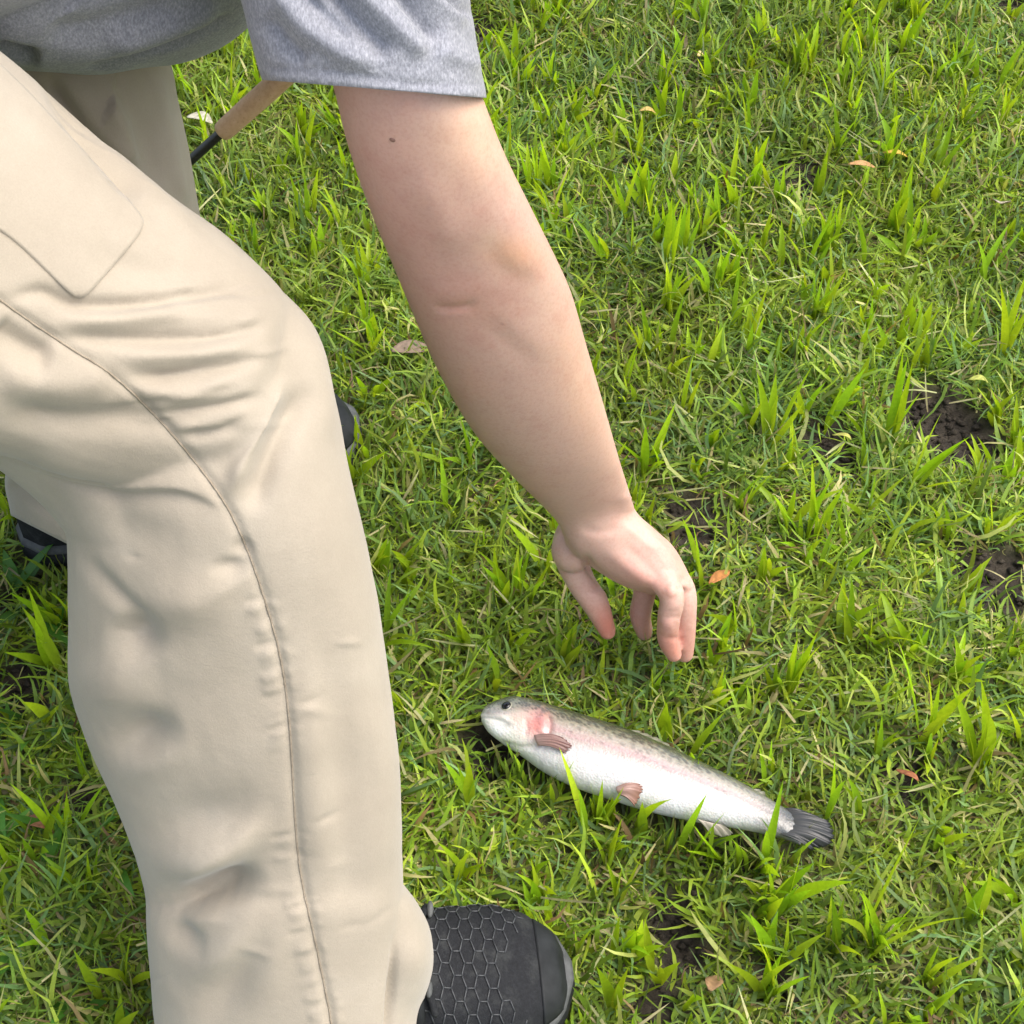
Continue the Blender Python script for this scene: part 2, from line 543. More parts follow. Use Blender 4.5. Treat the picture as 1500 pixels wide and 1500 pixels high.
def keep_mask(b, tall=False):
    k = np.ones(len(b), bool)
    x, y = b[:, 0], b[:, 1]
    cx = catmull(np.hstack([fC, fR[:, None]]), 60)
    for c in cx: k &= np.hypot(x - c[0], y - c[1]) > c[3] * (.86 if not tall else 1.2)
    for a, e in (SHOE_A, SHOE_B):
        d = e - a; t = np.clip(((x - a[0]) * d[0] + (y - a[1]) * d[1]) / (d @ d), .08, .87)
        k &= np.hypot(x - a[0] - t * d[0], y - a[1] - t * d[1]) > .042
    return k
def soil_keep(b, hard=1.0):
    pr = np.ones(len(b))
    for sx, sy, r in SOILP:
        q = np.hypot((b[:, 0] - sx), (b[:, 1] - sy) * .8) / r
        pr *= np.clip((q - .75) / .5, .04, 1)
    return rng.random(len(b)) < pr

def pal(n, cols, wts):
    i = rng.choice(len(cols), n, p=np.array(wts) / sum(wts))
    return np.array(cols)[i] * (1 + .30 * rng.standard_normal((n, 1))).clip(.4, 1.6)

GREENS = [(.195, .325, .024), (.27, .415, .028), (.13, .235, .026), (.18, .32, .105), (.36, .48, .030), (.42, .46, .12), (.50, .45, .20), (.22, .14, .06)]
def turf(n, x0, x1, y0, y1, scale=1.0, view=None):
    b = np.stack([rng.uniform(x0, x1, n), rng.uniform(y0, y1, n), np.zeros(n)], -1)
    if view == 'in': b = b[np.abs(b[:, 0]) < .30 + .30 * b[:, 1]]
    if view == 'out': b = b[(np.abs(b[:, 0]) > .30 + .30 * b[:, 1]) | (b[:, 1] < .40) | (b[:, 1] > 1.95)]
    b = b[keep_mask(b)]
    b = b[soil_keep(b)]
    n = len(b)
    x, y = b[:, 0], b[:, 1]
    b[:, 2] = ground_h(x, y) - .001
    v1, v2, v3 = vnoise(x, y, 9, 1), vnoise(x, y, 16, 2), vnoise(x, y, 5, 3)
    ln = rng.gamma(4, .0070, n) * (.75 + .6 * v2) * scale
    ln = ln.clip(.010, .075)
    wd = (.0014 + .0034 * rng.random(n) ** 1.6) * scale
    az = rng.uniform(0, 2 * np.pi, n) + 1.2 * v1
    lean = np.abs(rng.normal(.85, .38, n)).clip(.05, 1.5)
    curl = rng.normal(.75, .7, n)
    col = pal(n, GREENS, [20, 20, 16, 11, 17, 9, 6, 4])
    col *= (.62 + .48 * v3)[:, None]
    yel = np.clip(v1 * 1.6 - .7, 0, 1)[:, None]
    col = col * (1 - .4 * yel) + .4 * yel * np.array([.28, .38, .035])
    blu = np.clip(v2 * 1.8 - 1.0, 0, 1)[:, None]
    col = col * (1 - .4 * blu) + .4 * blu * np.array([.09, .24, .09])
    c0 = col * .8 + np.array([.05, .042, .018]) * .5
    return blades(b, ln, wd, az, lean, curl, rng.normal(0, .5, n), c0, col, swirl=rng.normal(0, 1.5, n))

def tuft(x, y, n, h, spread=.35, wd=.0065, lime=1.0, az0=None, seed=None):
    "one sprout: a fan of broad pointed blades from a reddish base"
    r = np.random.default_rng(seed) if seed is not None else rng
    b = np.stack([x + r.normal(0, .0035, n), y + r.normal(0, .0035, n), np.full(n, float(ground_h(np.array(x), np.array(y))) - .002)], -1)
    ln = h * r.uniform(.6, 1.08, n); ln[0] = h
    az = r.uniform(0, 2 * np.pi, n)
    lean = np.abs(r.normal(spread, .22, n)).clip(.02, 1.1); lean[0] *= .4
    curl = r.normal(.35, .3, n) * (.6 if seed is not None else 1)
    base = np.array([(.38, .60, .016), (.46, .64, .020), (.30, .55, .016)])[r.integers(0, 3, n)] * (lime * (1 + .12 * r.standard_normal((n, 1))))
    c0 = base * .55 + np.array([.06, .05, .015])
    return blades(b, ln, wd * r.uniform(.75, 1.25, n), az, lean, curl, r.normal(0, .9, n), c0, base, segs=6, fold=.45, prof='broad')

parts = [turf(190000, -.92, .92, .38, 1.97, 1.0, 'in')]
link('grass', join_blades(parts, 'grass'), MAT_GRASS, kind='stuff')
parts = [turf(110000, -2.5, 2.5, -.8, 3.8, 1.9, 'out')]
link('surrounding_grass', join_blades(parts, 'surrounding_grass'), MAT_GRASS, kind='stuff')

# taller lime sprouts scattered through the turf
def scatter_tufts(n, x0, x1, y0, y1):
    out = []
    for _ in range(n):
        x, y = rng.uniform(x0, x1), rng.uniform(y0, y1)
        pt = np.array([[x, y, 0]])
        if not keep_mask(pt, True)[0]: continue
        if np.any(np.hypot(SOILP[:, 0] - x, SOILP[:, 1] - y) < SOILP[:, 2] * .9): continue
        dens = vnoise(np.array([x]), np.array([y]), 6, 9)[0]
        side = np.clip((x + .25) * 1.1, .15, 1) if y < 1.3 else .8
        if rng.random() > .15 + 1.1 * dens * side: continue
        out.append(tuft(x, y, rng.integers(2, 6), rng.uniform(.035, .078), .26, rng.uniform(.0045, .0085), rng.uniform(.75, 1.1)))
    return out
link('tall_grass', join_blades(scatter_tufts(3600, -.95, .95, .38, 1.97) + scatter_tufts(400, -1.9, 1.9, 1.97, 3.0), 'tall_grass'), MAT_SPROUT, kind='stuff')

# a few low broad-leaved weeds among the turf (left) and pale cut stalks
n = 170
b = np.stack([rng.uniform(-.7, -.28, n), rng.uniform(.42, 1.05, n), np.zeros(n)], -1); b = b[keep_mask(b)]; n = len(b)
low = blades(b, rng.uniform(.03, .07, n), rng.uniform(.007, .013, n), rng.uniform(0, 6.3, n), rng.uniform(.5, 1.1, n), rng.uniform(.1, .9, n), rng.normal(0, .4, n),
             pal(n, [(.06, .17, .02)], [1]), pal(n, [(.075, .21, .025), (.12, .30, .03)], [2, 1]), segs=6, fold=.3, prof='broad')
n = 700
b = np.stack([rng.uniform(-.85, .85, n), rng.uniform(.4, 1.95, n), np.zeros(n)], -1); b = b[keep_mask(b)]; n = len(b)
b[:, 2] = rng.uniform(.006, .02, n)
st = blades(b, rng.uniform(.02, .06, n), rng.uniform(.0014, .003, n), rng.uniform(0, 6.3, n), rng.normal(1.45, .15, n), rng.normal(0, .3, n), rng.normal(0, .3, n),
            pal(n, [(.42, .36, .18), (.36, .38, .17), (.30, .24, .11)], [3, 3, 1]), pal(n, [(.46, .42, .22), (.40, .42, .2)], [1, 1]))
link('low_weeds', join_blades([low], 'low_weeds'), MAT_GRASS, kind='stuff')
link('dry_stalks', join_blades([st], 'dry_stalks'), MAT_GRASS, kind='stuff')

# blades that close over the lower edge of the trout and the rim of the shoe
cx = catmull(fB, 160)[8:150]
k = rng.integers(0, len(cx), 130)
b = cx[k] + np.stack([rng.normal(0, .006, 130), -np.abs(rng.normal(.004, .010, 130)) - .004, np.zeros(130)], -1)
sh = np.array([[.3 * u_, v_] for u_, v_ in zip(rng.uniform(.6, 1.02, 70), rng.uniform(.3, 1, 70))])
dirA = (SHOE_A[1] - SHOE_A[0]) / np.linalg.norm(SHOE_A[1] - SHOE_A[0]); nA = np.array([-dirA[1], dirA[0]])
wA = .060 * np.sqrt(np.clip(1.06 - (np.maximum(0, sh[:, 0] / .3 - .72) / .30) ** 2, 0, 1))
b2 = SHOE_A[0] + sh[:, :1] * dirA + nA * (wA * np.where(rng.random(70) < .5, 1, -1))[:, None]
b = np.vstack([b, np.hstack([b2, np.zeros((70, 1))])])
b[:, 2] = ground_h(b[:, 0], b[:, 1])
n = len(b)
fr_ = blades(b, rng.uniform(.022, .050, n), rng.uniform(.0022, .0048, n), rng.uniform(0, 6.3, n), np.abs(rng.normal(.22, .18, n)), rng.normal(.4, .3, n), rng.normal(0, .8, n),
             pal(n, [(.13, .20, .03), (.20, .16, .06)], [3, 1]), pal(n, [(.22, .38, .024), (.36, .55, .02), (.16, .27, .03), (.26, .24, .10)], [4, 3, 3, 1]), swirl=rng.normal(0, .8, n))
link('grass_fringe', join_blades([fr_], 'grass_fringe'), MAT_GRASS, kind='stuff')

# sprouts that stand out in the photograph: (base px, py, height m, blades, lean, width, label)
SPROUTS = [
 (1352, 1100, .085, 6, .30, .0085, 'largest lime grass sprout, standing right of the trout and above its tail'),
 (1440, 1135, .075, 5, .22, .0085, 'upright lime grass sprout near the right edge, just right of the largest sprout'),
 (1268, 1395, .095, 6, .28, .0090, 'tall lime grass sprout standing below the trout tail with a wide fan of blades'),
 (1150, 1300, .062, 6, .32, .0085, 'lime grass sprout whose pointed blades overlap the lower edge of the trout tail'),
 (1205, 1205, .078, 2, .12, .0070, 'pair of slender lime blades rising just behind the tip of the trout tail'),
 (938, 1192, .058, 2, .05, .0075, 'single upright lime blade standing in front of the trout belly at its pelvic fin'),
 (872, 1180, .052, 2, .08, .0050, 'dark thin stem with a narrow leaf standing in front of the trout belly'),
 (1010, 1222, .050, 4, .85, .0070, 'low sprawling lime sprout under the trout belly behind the pelvic fin'),
 (1066, 1232, .050, 3, .30, .0075, 'small lime sprout overlapping the underside of the trout just ahead of its tail'),
 (1118, 1246, .056, 4, .26, .0075, 'lime sprout of upright blades overlapping the narrow tail end of the trout'),
 (810, 1150, .040, 2, .30, .0040, 'wispy thin stem in front of the trout below its pectoral fin'),
 (692, 1150, .048, 4, .30, .0075, 'short lime sprout to the left of the trout belly, beside the trouser leg'),
 (682, 1285, .052, 4, .30, .0080, 'lime sprout halfway between the black shoe and the trout'),
 (912, 1400, .055, 5, .45, .0075, 'leafy lime sprout on the grass right of the black shoe toe'),
 (1120, 1455, .070, 6, .35, .0080, 'bushy lime sprout at the bottom of the picture under the trout'),
 (1425, 1350, .062, 4, .28, .0080, 'lime sprout low in the right corner with one broad pointed blade'),
 (1305, 640, .085, 5, .16, .0078, 'tall narrow lime sprout at the left edge of the largest bare soil patch'),
 (1335, 715, .085, 4, .10, .0078, 'upright lime sprout in front of the largest bare soil patch'),
 (1210, 625, .060, 3, .28, .0085, 'lime sprout with two spread blades above the smaller soil patch'),
 (1125, 655, .068, 5, .25, .0085, 'lime sprout with a fan of blades left of the smaller soil patch'),
 (1185, 790, .080, 5, .16, .0075, 'tall lime sprout midway between the hand and the right soil patches'),
 (1022, 835, .052, 2, .10, .0085, 'single broad lime blade just right of the reaching hand'),
 (950, 700, .058, 4, .28, .0075, 'lime sprout against the right side of the wrist'),
 (745, 880, .045, 6, .45, .0075, 'yellow green sprout to the left of the reaching thumb'),
 (1160, 1010, .070, 6, .35, .0070, 'feathery lime sprout standing above the rear half of the trout'),
 (985, 400, .075, 4, .14, .0070, 'upright lime sprout on the grass to the right of the elbow'),
 (1465, 520, .085, 4, .14, .0085, 'tall lime sprout by the right edge above the soil patches'),
 (90, 985, .065, 5, .35, .0085, 'lime sprout growing against the back of the near trouser leg'),
]
for i, (px, py, h, nb, ld, wd, lab) in enumerate(SPROUTS):
    front = 'front of the trout' in lab or 'overlap' in lab or 'belly' in lab
    g = PZ(px, py, .034 if front else 0)
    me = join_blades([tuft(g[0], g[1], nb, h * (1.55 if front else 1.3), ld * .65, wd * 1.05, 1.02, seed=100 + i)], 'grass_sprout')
    v = getv(me); v -= np.array([g[0], g[1], 0]); setv(me, v)
    o = link('grass_sprout', me, MAT_SPROUT, label=lab, category='grass sprout', group='taller lime grass sprouts')
    o.location = (g[0], g[1], 0)

# fallen leaves
def dead_leaf(px, py, ln, wd, ang, col, lab, tilt=.25, kind='leaf'):
    g = PZ(px, py, .022)
    mb = MB()
    n, m = 12, 5
    V = []
    for i in range(n):
        t = i / (n - 1)
        hw = wd / 2 * math.sin(math.pi * min(1, t * .93 + .05)) ** .8
        for j in range(m):
            s = j / (m - 1) * 2 - 1
            V.append(((t - .5) * ln, s * hw, .25 * abs(s) * hw + .006 * math.sin(3 * t + ang) + .18 * ln * (t - .5) ** 2))
    F = [(i * m + j, i * m + j + 1, (i + 1) * m + j + 1, (i + 1) * m + j) for i in range(n - 1) for j in range(m - 1)]
    me = bpy.data.meshes.new('dead_leaf'); me.from_pydata(V, [], F); me.shade_smooth()
    C = np.tile(np.array(col), (len(V), 1)) * (1 + .15 * rng.standard_normal((len(V), 1)))
    set_col(me, C.clip(0, 1))
    me = solid(me, .0004)
    o = link('dead_leaf', me, MAT_LEAF, label=lab, category='dead leaf', group='fallen leaves on the grass')
    o.location = g; o.rotation_euler = (tilt * math.sin(ang * 3), tilt, ang)
LEAVES = [
 (1053, 848, .040, .010, .9, (.40, .17, .05), 'orange withered leaf lying right of the reaching fingers'),
 (1310, 229, .030, .007, .1, (.55, .38, .06), 'yellow curled leaf at the upper right'),
 (1262, 246, .034, .008, .1, (.50, .28, .12), 'thin tan leaf just left of the yellow curled leaf'),
 (948, 166, .020, .007, .1, (.62, .45, .14), 'small yellow tan leaf right of the sleeve'),
 (1027, 85, .018, .011, .7, (.70, .52, .22), 'smallest pale tan leaf near the top of the picture'),
 (602, 514, .045, .016, .45, (.24, .175, .13), 'greyish brown leaf tucked beside the forearm'),
 (292, 178, .030, .020, -.3, (.50, .47, .38), 'pale bleached leaf behind the fishing rod'),
 (52, 1208, .020, .014, -.5, (.36, .16, .09), 'reddish brown leaf at the left edge of the picture'),
 (1466, 300, .026, .020, 1.2, (.42, .36, .28), 'pale greyish leaf near the right edge'),
 (1432, 560, .020, .007, 0, (.42, .44, .10), 'yellowish leaf above the largest bare soil patch'),
 (1328, 1137, .018, .006, -.8, (.34, .13, .06), 'rust coloured leaf right of the trout tail'),
 (1046, 1442, .024, .013, 1.2, (.33, .20, .10), 'brown leaf near the bottom edge under the trout'),
 (1232, 642, .017, .006, -.6, (.50, .48, .12), 'small yellow leaf on the smaller soil patch'),
]
for a in LEAVES: dead_leaf(*a)

# ------------------------------------------------------------------ person
person = thing('person', (-.22, .72, 0), 'person in a grey short sleeved shirt and cream trousers bending to reach for the trout', 'person')

# --- trousers
t = MB()
t.tube([(-760, 620, -600, -140, .80, .10), (-420, 640, -330, -60, .82, .11), (-150, 645, -120, 0, .85, .105), (0, 664, 20, 95, .89, .098), (85, 691, 130, 190, .91, .092), (180, 708, 230, 275, .93, .088),
        (262, 714, 330, 345, .945, .085), (330, 728, 410, 420, .955, .078), (390, 720, 440, 470, .965, .05)], 80)
# cloth bagging behind the knee, under the thigh
t.tube([(-200, 640, -180, 560, .94, .05), (-60, 655, -60, 560, .955, .06), (0, 688, 20, 600, .965, .066), (62, 742, 90, 620, .97, .07), (104, 790, 170, 650, .975, .074), (165, 856, 250, 680, .98, .074), (228, 905, 330, 720, .985, .070), (290, 935, 390, 780, .99, .055)], 60)
t.tube([(200, 470, 400, 412, .965, .055), (150, 560, 462, 480, .965, .075), (112, 640, 490, 590, .97, .085), (97, 730, 510, 690, .975, .088), (99, 810, 534, 790, .985, .088), (99, 900, 553, 880, 1.0, .086),
        (100, 1000, 569, 990, 1.02, .083), (126, 1085, 580, 1080, 1.035, .08), (160, 1160, 585, 1150, 1.05, .078), (190, 1235, 589, 1230, 1.065, .076), (211, 1305, 590, 1300, 1.08, .075),
        (213, 1345, 590, 1345, 1.085, .075), (221, 1440, 591, 1440, 1.105, .075), (228, 1540, 596, 1540, 1.125, .076), (230, 1640, 600, 1640, 1.145, .077)], 90)
t.tube([(520, 1292, 588, 1292, 1.10, .04), (500, 1320, 612, 1325, 1.105, .055), (500, 1360, 628, 1360, 1.115, .06), (500, 1405, 634, 1405, 1.12, .062), (500, 1450, 626, 1450, 1.128, .062), (500, 1500, 612, 1500, 1.137, .062), (500, 1640, 600, 1640, 1.15, .06)], 30)
# far leg: bent thigh, then the lower leg down to its hem
t.tube([(-500, 60, -330, -480, 1.03, .11), (-200, 120, -60, -330, 1.08, .11), (-40, 220, 130, -160, 1.13, .105), (30, 330, 232, 40, 1.17, .1), (60, 430, 262, 150, 1.20, .095), (70, 500, 284, 260, 1.22, .09), (60, 580, 300, 380, 1.25, .085),
        (20, 660, 300, 560, 1.30, .08), (8, 705, 280, 660, 1.335, .078), (14, 742, 270, 730, 1.36, .076), (20, 800, 270, 800, 1.385, .075), (30, 860, 270, 860, 1.40, .075)], 80)
t.tube([(-780, 500, -640, -480, .92, .20), (-480, 420, -420, -380, .98, .17), (-240, 330, -200, -260, 1.03, .12)], 30)
tm = remesh(t.mesh('trousers'), .0024, 7)
near = (0.6, 1.2)
G = 'g'
sculpt(tm, [
 # knee and thigh folds
 ([(-10, 668), (80, 694), (180, 712), (260, 714), (315, 735), (345, 765)], 18, .0035, 'lip', .35),
 ([(-10, 705), (90, 745), (200, 780), (300, 790)], 36, -.004, G, .3),
 ([(-10, 446), (60, 428), (110, 446), (200, 446), (300, 428), (400, 408)], 11, -.0055, G, .25),
 ([(60, 470), (200, 466), (320, 452)], 12, .0042, G, .3),
 ([(70, 492), (170, 497), (280, 495), (400, 478)], 10, -.0050, G, .25),
 ([(150, 520), (260, 520), (380, 505)], 12, .0040, G, .3),
 ([(170, 548), (250, 552), (340, 535), (400, 520)], 11, -.0050, G, .3),
 ([(200, 572), (270, 575), (350, 555)], 10, .0030, G, .3),
 ([(225, 612), (280, 604), (350, 590), (395, 575)], 9, -.0050, G, .3),
 ([(255, 640), (310, 636), (365, 615)], 9, -.0042, G, .3),
 ([(-10, 478), (40, 512), (80, 530)], 24, -.0080, G, .2),
 ([(-10, 545), (70, 560), (170, 555)], 26, .0050, G, .2),
 ([(-10, 600), (90, 618), (210, 618), (280, 650)], 22, -.0070, G, .25),
 ([(420, 545), (385, 610), (350, 690), (338, 735)], 13, .0065, G, .25),
 ([(455, 560), (415, 630), (385, 700), (365, 760)], 17, -.0070, G, .25),
 ([(450, 470), (470, 560), (480, 660)], 20, .0040, G, .3),
 ([(120, 330), (180, 390), (300, 400), (380, 430)], 24, -.0040, G, .3),
 ([(130, 180), (230, 290), (300, 345)], 14, .0040, G, .3),
 ([(60, 105), (130, 200), (210, 300)], 13, -.0090, G, .2),
 # below the knee
 ([(104, 792), (150, 846), (195, 890), (250, 925)], 12, -0.00490, G, .5),
 ([(190, 850), (250, 880), (310, 868), (360, 840)], 32.4, 0.00637, G, .5),
 ([(330, 800), (355, 805), (372, 822)], 12.2, -0.00364, G, .5),
 ([(300, 832), (345, 830), (375, 815)], 12.2, -0.00455, G, .5),
 ([(160, 900), (200, 930), (225, 975)], 28, -0.0120, G, .5),
 ([(110, 960), (170, 1000), (240, 985)], 40.5, 0.00546, G, .5),
 ([(140, 1105), (210, 1080), (275, 1062)], 30, -0.0135, G, .5),
 ([(150, 1135), (230, 1112), (300, 1100)], 27.0, 0.00455, G, .5),
 ([(185, 1235), (260, 1210), (330, 1190), (400, 1150)], 35.1, -0.00637, G, .5),
 ([(195, 1262), (280, 1250), (350, 1225), (410, 1180)], 26, 0.0095, G, .5),
 ([(205, 1345), (270, 1326), (340, 1302), (392, 1278)], 21, -0.0185, G, .4),
 ([(190, 1300), (280, 1292), (350, 1262), (410, 1215)], 20, .0050, 's', .5),
 ([(577, 1350), (576, 1400), (574, 1440), (570, 1500), (566, 1600)], 4.6, -.0065, G, .45),
 ([(228, 1345), (265, 1372), (310, 1388)], 16.2, -0.00819, G, .5),
 ([(240, 1410), (310, 1410), (370, 1350), (395, 1300)], 27.0, 0.00774, G, .5),
 ([(390, 1320), (360, 1400), (320, 1480), (300, 1560)], 27.0, -0.00455, G, .5),
 ([(430, 1300), (400, 1400), (370, 1500)], 29.7, 0.00409, G, .5),
 ([(455, 830), (490, 980), (505, 1150), (515, 1350), (520, 1520)], 35.1, -0.00455, G, .5),
 ([(425, 900), (455, 1050), (468, 1200), (490, 1400)], 27.0, 0.00455, G, .5),
 ([(560, 1000), (572, 1150), (578, 1300)], 18.9, 0.00273, G, .5),
 ([(600, 1330), (612, 1400), (604, 1480)], 21.6, 0.00273, G, .5),
], near)
# seam puckers
pk = []
SEAM = [(-20, 425), (40, 468), (100, 508), (165, 550), (230, 612), (290, 682), (332, 742), (362, 805), (388, 880), (410, 960), (424, 1060), (432, 1200), (442, 1290), (462, 1380), (482, 1480), (495, 1560), (505, 1640)]
sm = catmull(SEAM, 240)
for i in range(120, 228):
    x, y = sm[i]
    if (y > 820 and y < 1100 or y > 1215) and rng.random() < .6:
        a = rng.uniform(.0005, .0015)
        pk.append(([(x - 32 + rng.uniform(-8, 6), y + rng.uniform(0, 10)), (x - 3, y - 5)], 6.0, a * (1.0 if i % 6 else -1.0), G, .3))
        pk.append(([(x + 2, y - 2), (x + 18 + rng.uniform(-5, 8), y - 8)], 6.0, a * .5 * (1.0 if i % 6 else -1.0), G, .3))
for _ in range(26):
    x, y = rng.uniform(190, 400), rng.uniform(430, 640)
    l = rng.uniform(25, 70)
    pk.append(([(x - l, y + rng.uniform(0, 10)), (x, y + rng.uniform(-3, 3)), (x + l, y - rng.uniform(4, 16))], rng.uniform(4, 7), rng.choice([-1, 1]) * rng.uniform(.0006, .0016), G, .5))
for _ in range(26):
    x, y = rng.uniform(130, 560), rng.uniform(800, 1470)
    l = rng.uniform(20, 60); an = rng.uniform(-.9, .3)
    pk.append(([(x - l * math.cos(an), y - l * math.sin(an)), (x, y + rng.uniform(-5, 5)), (x + l * math.cos(an), y + l * math.sin(an))], rng.uniform(5, 9), rng.choice([-1, 1]) * rng.uniform(.0005, .0012), G, .5))
pk.append((SEAM, 7, -.0022, G, 0))
sculpt(tm, pk, near)
sculpt(tm, [([(120, 100), (170, 180), (190, 260)], 16, .006, G, .2), ([(150, 90), (205, 180), (232, 280)], 16, -.003, G, .2), ([(225, 100), (250, 220), (270, 320)], 12, .004, G, .2),
            ([(10, 700), (60, 735), (110, 760)], 12, -.006, G, .2)], (1.08, 1.6))
# cloth grain: slow random undulation over the whole pair
V = getv(tm); N = getn(tm)
und = .0016 * (vnoise(V[:, 0] + V[:, 1] * .7, V[:, 2] - V[:, 1] * .3, 22, 31) - .5) + .0006 * (vnoise(V[:, 0] - V[:, 1] * .5, V[:, 2] + V[:, 1] * .6, 48, 32) - .5)
setv(tm, V + N * und[:, None])
cut(tm, (20, 757, 1.37), (105, 800, 1.37), box=(-80, 420, 690, 900, 1.25, 1.6))
cut(tm, (200, 1530, 1.12), (700, 1530, 1.12), box=(100, 760, 1470, 1800, .9, 1.5))
tree_tr = bvh(tm)
tm = thin(tm, .3)
tm = solid(tm, .0016)
trousers = link('trousers', tm, MAT_TROUSER, person)

# outseam: a thin felled ridge lying on the cloth
def surf_line(tree, pts, n, lift):
    out = []
    for x, y in catmull(pts, n):
        h = hit(tree, x, y)
        if h is not None: out.append(h[0] + h[1] * lift)
    return np.array(out)
ln = surf_line(tree_tr, SEAM, 160, .0002)
k = np.r_[True, np.linalg.norm(np.diff(ln, axis=0), axis=1) < .03]
mb = MB(); mb.chain(ln[k], np.full(k.sum(), .00055), n=300, m=8); link('outseam', mb.mesh('outseam'), MAT_SEAM, trousers)

# slant pocket panel
def patch(tree, outline, rings, lift, rim):
    O = np.array(outline, float)
    O = np.vstack([O, O[:1]])
    o = []
    for i in range(len(O) - 1): o += [O[i] + (O[i + 1] - O[i]) * s for s in np.linspace(0, 1, 14, endpoint=False)]
    o = np.array(o)
    for _ in range(16): o = (np.roll(o, 1, 0) + 2 * o + np.roll(o, -1, 0)) / 4
    c = o.mean(0); m = len(o)
    V = []
    for r in range(rings + 1):
        q = min(1, r / (rings - 1))
        for p in o:
            x, y = c + (p - c) * (max(q, .0004) if r < rings else 1.012)
            h = hit(tree, x, y)
            lf = lift if r < rings else -rim
            V.append(h[0] + h[1] * lf if h is not None else V[-1])
    F = [(r * m + j, r * m + (j + 1) % m, (r + 1) * m + (j + 1) % m, (r + 1) * m + j) for r in range(rings) for j in range(m)]
    mb = MB(); mb.add(V, F); return mb.mesh('patch')
pm = patch(tree_tr, [(-40, 60), (30, 125), (120, 222), (212, 322), (203, 345), (128, 432), (108, 436), (20, 350), (-60, 300)], 26, .0013, .0008)
link('pocket', pm, MAT_TROUSER, trousers)

# --- shirt (torso and one sleeve in view)
t = MB()
t.tube([(-560, 160, -470, -520, .96, .15), (-420, 130, -380, -560, .98, .16), (-200, 100, -190, -560, 1.0, .165), (-60, 82, -80, -540, 1.02, .165), (20, 97, 0, -520, 1.03, .16), (130, 107, 90, -500, 1.06, .155), (250, 92, 190, -480, 1.09, .15),
        (340, 56, 290, -470, 1.12, .15), (385, 10, 390, -470, 1.14, .15), (420, -80, 480, -480, 1.16, .15), (470, -200, 560, -470, 1.17, .12), (540, -290, 600, -440, 1.18, .07)], 80)
t.tube([(400, -330, 620, -420, 1.0, .09), (330, -200, 680, -260, .95, .085), (342, -90, 685, -120, .93, .078), (355, 0, 690, 0, .93, .070), (368, 60, 700, 62, .93, .066), (384, 118, 713, 142, .935, .064), (395, 190, 728, 220, .94, .064)], 50)
t.chain([(-.60, .74, .62), (-.46, .79, .69), (-.28, .87, .72), (-.10, .93, .755), (-.03, .93, .75)], [.17, .125, .105, .105, .07], n=40, m=40)
# far shoulder and sleeve
SHL = np.array([-.10, 1.09, .74])
t.chain([(-.1, .93, .76), SHL, (-.16, 1.15, .62)], [.085, .082, .068])
sm_ = remesh(t.mesh('shirt'), .0026, 8)
sculpt(sm_, [
 ([(120, 104), (190, 88), (270, 58), (345, 22)], 7, -.0050, G, .12),
 ([(60, 60), (150, 40), (260, 10)], 20, -.0060, G, .2),
 ([(150, 68), (240, 45), (330, 5)], 16, .0055, G, .2),
 ([(-10, 70), (20, 82), (60, 92)], 10, -.0120, G, .2),
 ([(0, 30), (60, 20), (120, -10)], 16, .0050, G, .2),
], (.94, 1.5))
sculpt(sm_, [
 ([(470, -20), (530, 40), (575, 85)], 14, -.0095, G, .2),
 ([(510, -30), (580, 40), (630, 90)], 13, .0060, G, .2),
 ([(565, -30), (610, 20), (650, 62)], 12, -.0085, G, .2),
 ([(610, -30), (650, 10), (690, 35)], 11, .0050, G, .2),
 ([(640, -20), (670, 10), (695, 24)], 8, -.0060, G, .2),
 ([(400, -30), (440, 30), (500, 75), (560, 100)], 18, .0060, G, .2),
 ([(385, 20), (410, 60), (450, 95)], 14, -.0050, G, .2),
 ([(420, -40), (460, 10), (520, 62)], 10, -.0055, G, .2),
 ([(390, 101), (490, 106), (600, 122), (710, 124)], 3.5, -.0018, G, .02),
 ([(640, 70), (680, 90), (708, 95)], 12, .0040, G, .2),
], (.8, 1.02))
V = getv(sm_); N = getn(sm_)
und = .0022 * (vnoise(V[:, 0] + V[:, 1] * .7, V[:, 2] - V[:, 1] * .3, 30, 33) - .5) + .0012 * (vnoise(V[:, 0] - V[:, 1] * .5, V[:, 2] + V[:, 1] * .6, 70, 34) - .5)
setv(sm_, V + N * und[:, None])
cut(sm_, (384, 117, .93), (713, 143, .93), box=(340, 780, 40, 320, .8, 1.03))
sm_ = thin(sm_, .3)
sm_ = solid(sm_, .0016)
link('shirt', sm_, MAT_SHIRT, person)

# --- body: one continuous skin surface (arms, hand, shoulders, neck, head)
t = MB()
t.tube([(430, -150, 610, -190, .94, .045), (455, 0, 655, 5, .935, .046), (487, 122, 706, 140, .937, .046), (510, 215, 738, 222, .96, .047), (543, 310, 776, 300, .995, .049), (580, 400, 818, 385, 1.035, .049), (605, 460, 838, 432, 1.06, .048),
        (640, 540, 859, 505, 1.10, .047), (690, 628, 886, 598, 1.155, .043), (745, 692, 906, 668, 1.205, .037), (790, 737, 921, 716, 1.25, .031), (818, 768, 931, 748, 1.285, .029),
        (832, 800, 958, 774, 1.30, .033), (868, 832, 986, 800, 1.312, .037), (912, 858, 1006, 834, 1.318, .038), (956, 872, 1014, 858, 1.325, .034)], 130, 40, 2.05)
fr = lambda px: px / FOC * 1.33
def finger(pts, r):
    t.chain([P(*p) for p in pts], [fr(q) for q in r], n=26, m=16)
finger([(966, 846, 1.290), (984, 872, 1.288), (980, 905, 1.300), (978, 935, 1.318), (987, 958, 1.332)], [20, 18.5, 17, 15.5, 12.5])         # little finger, nearest
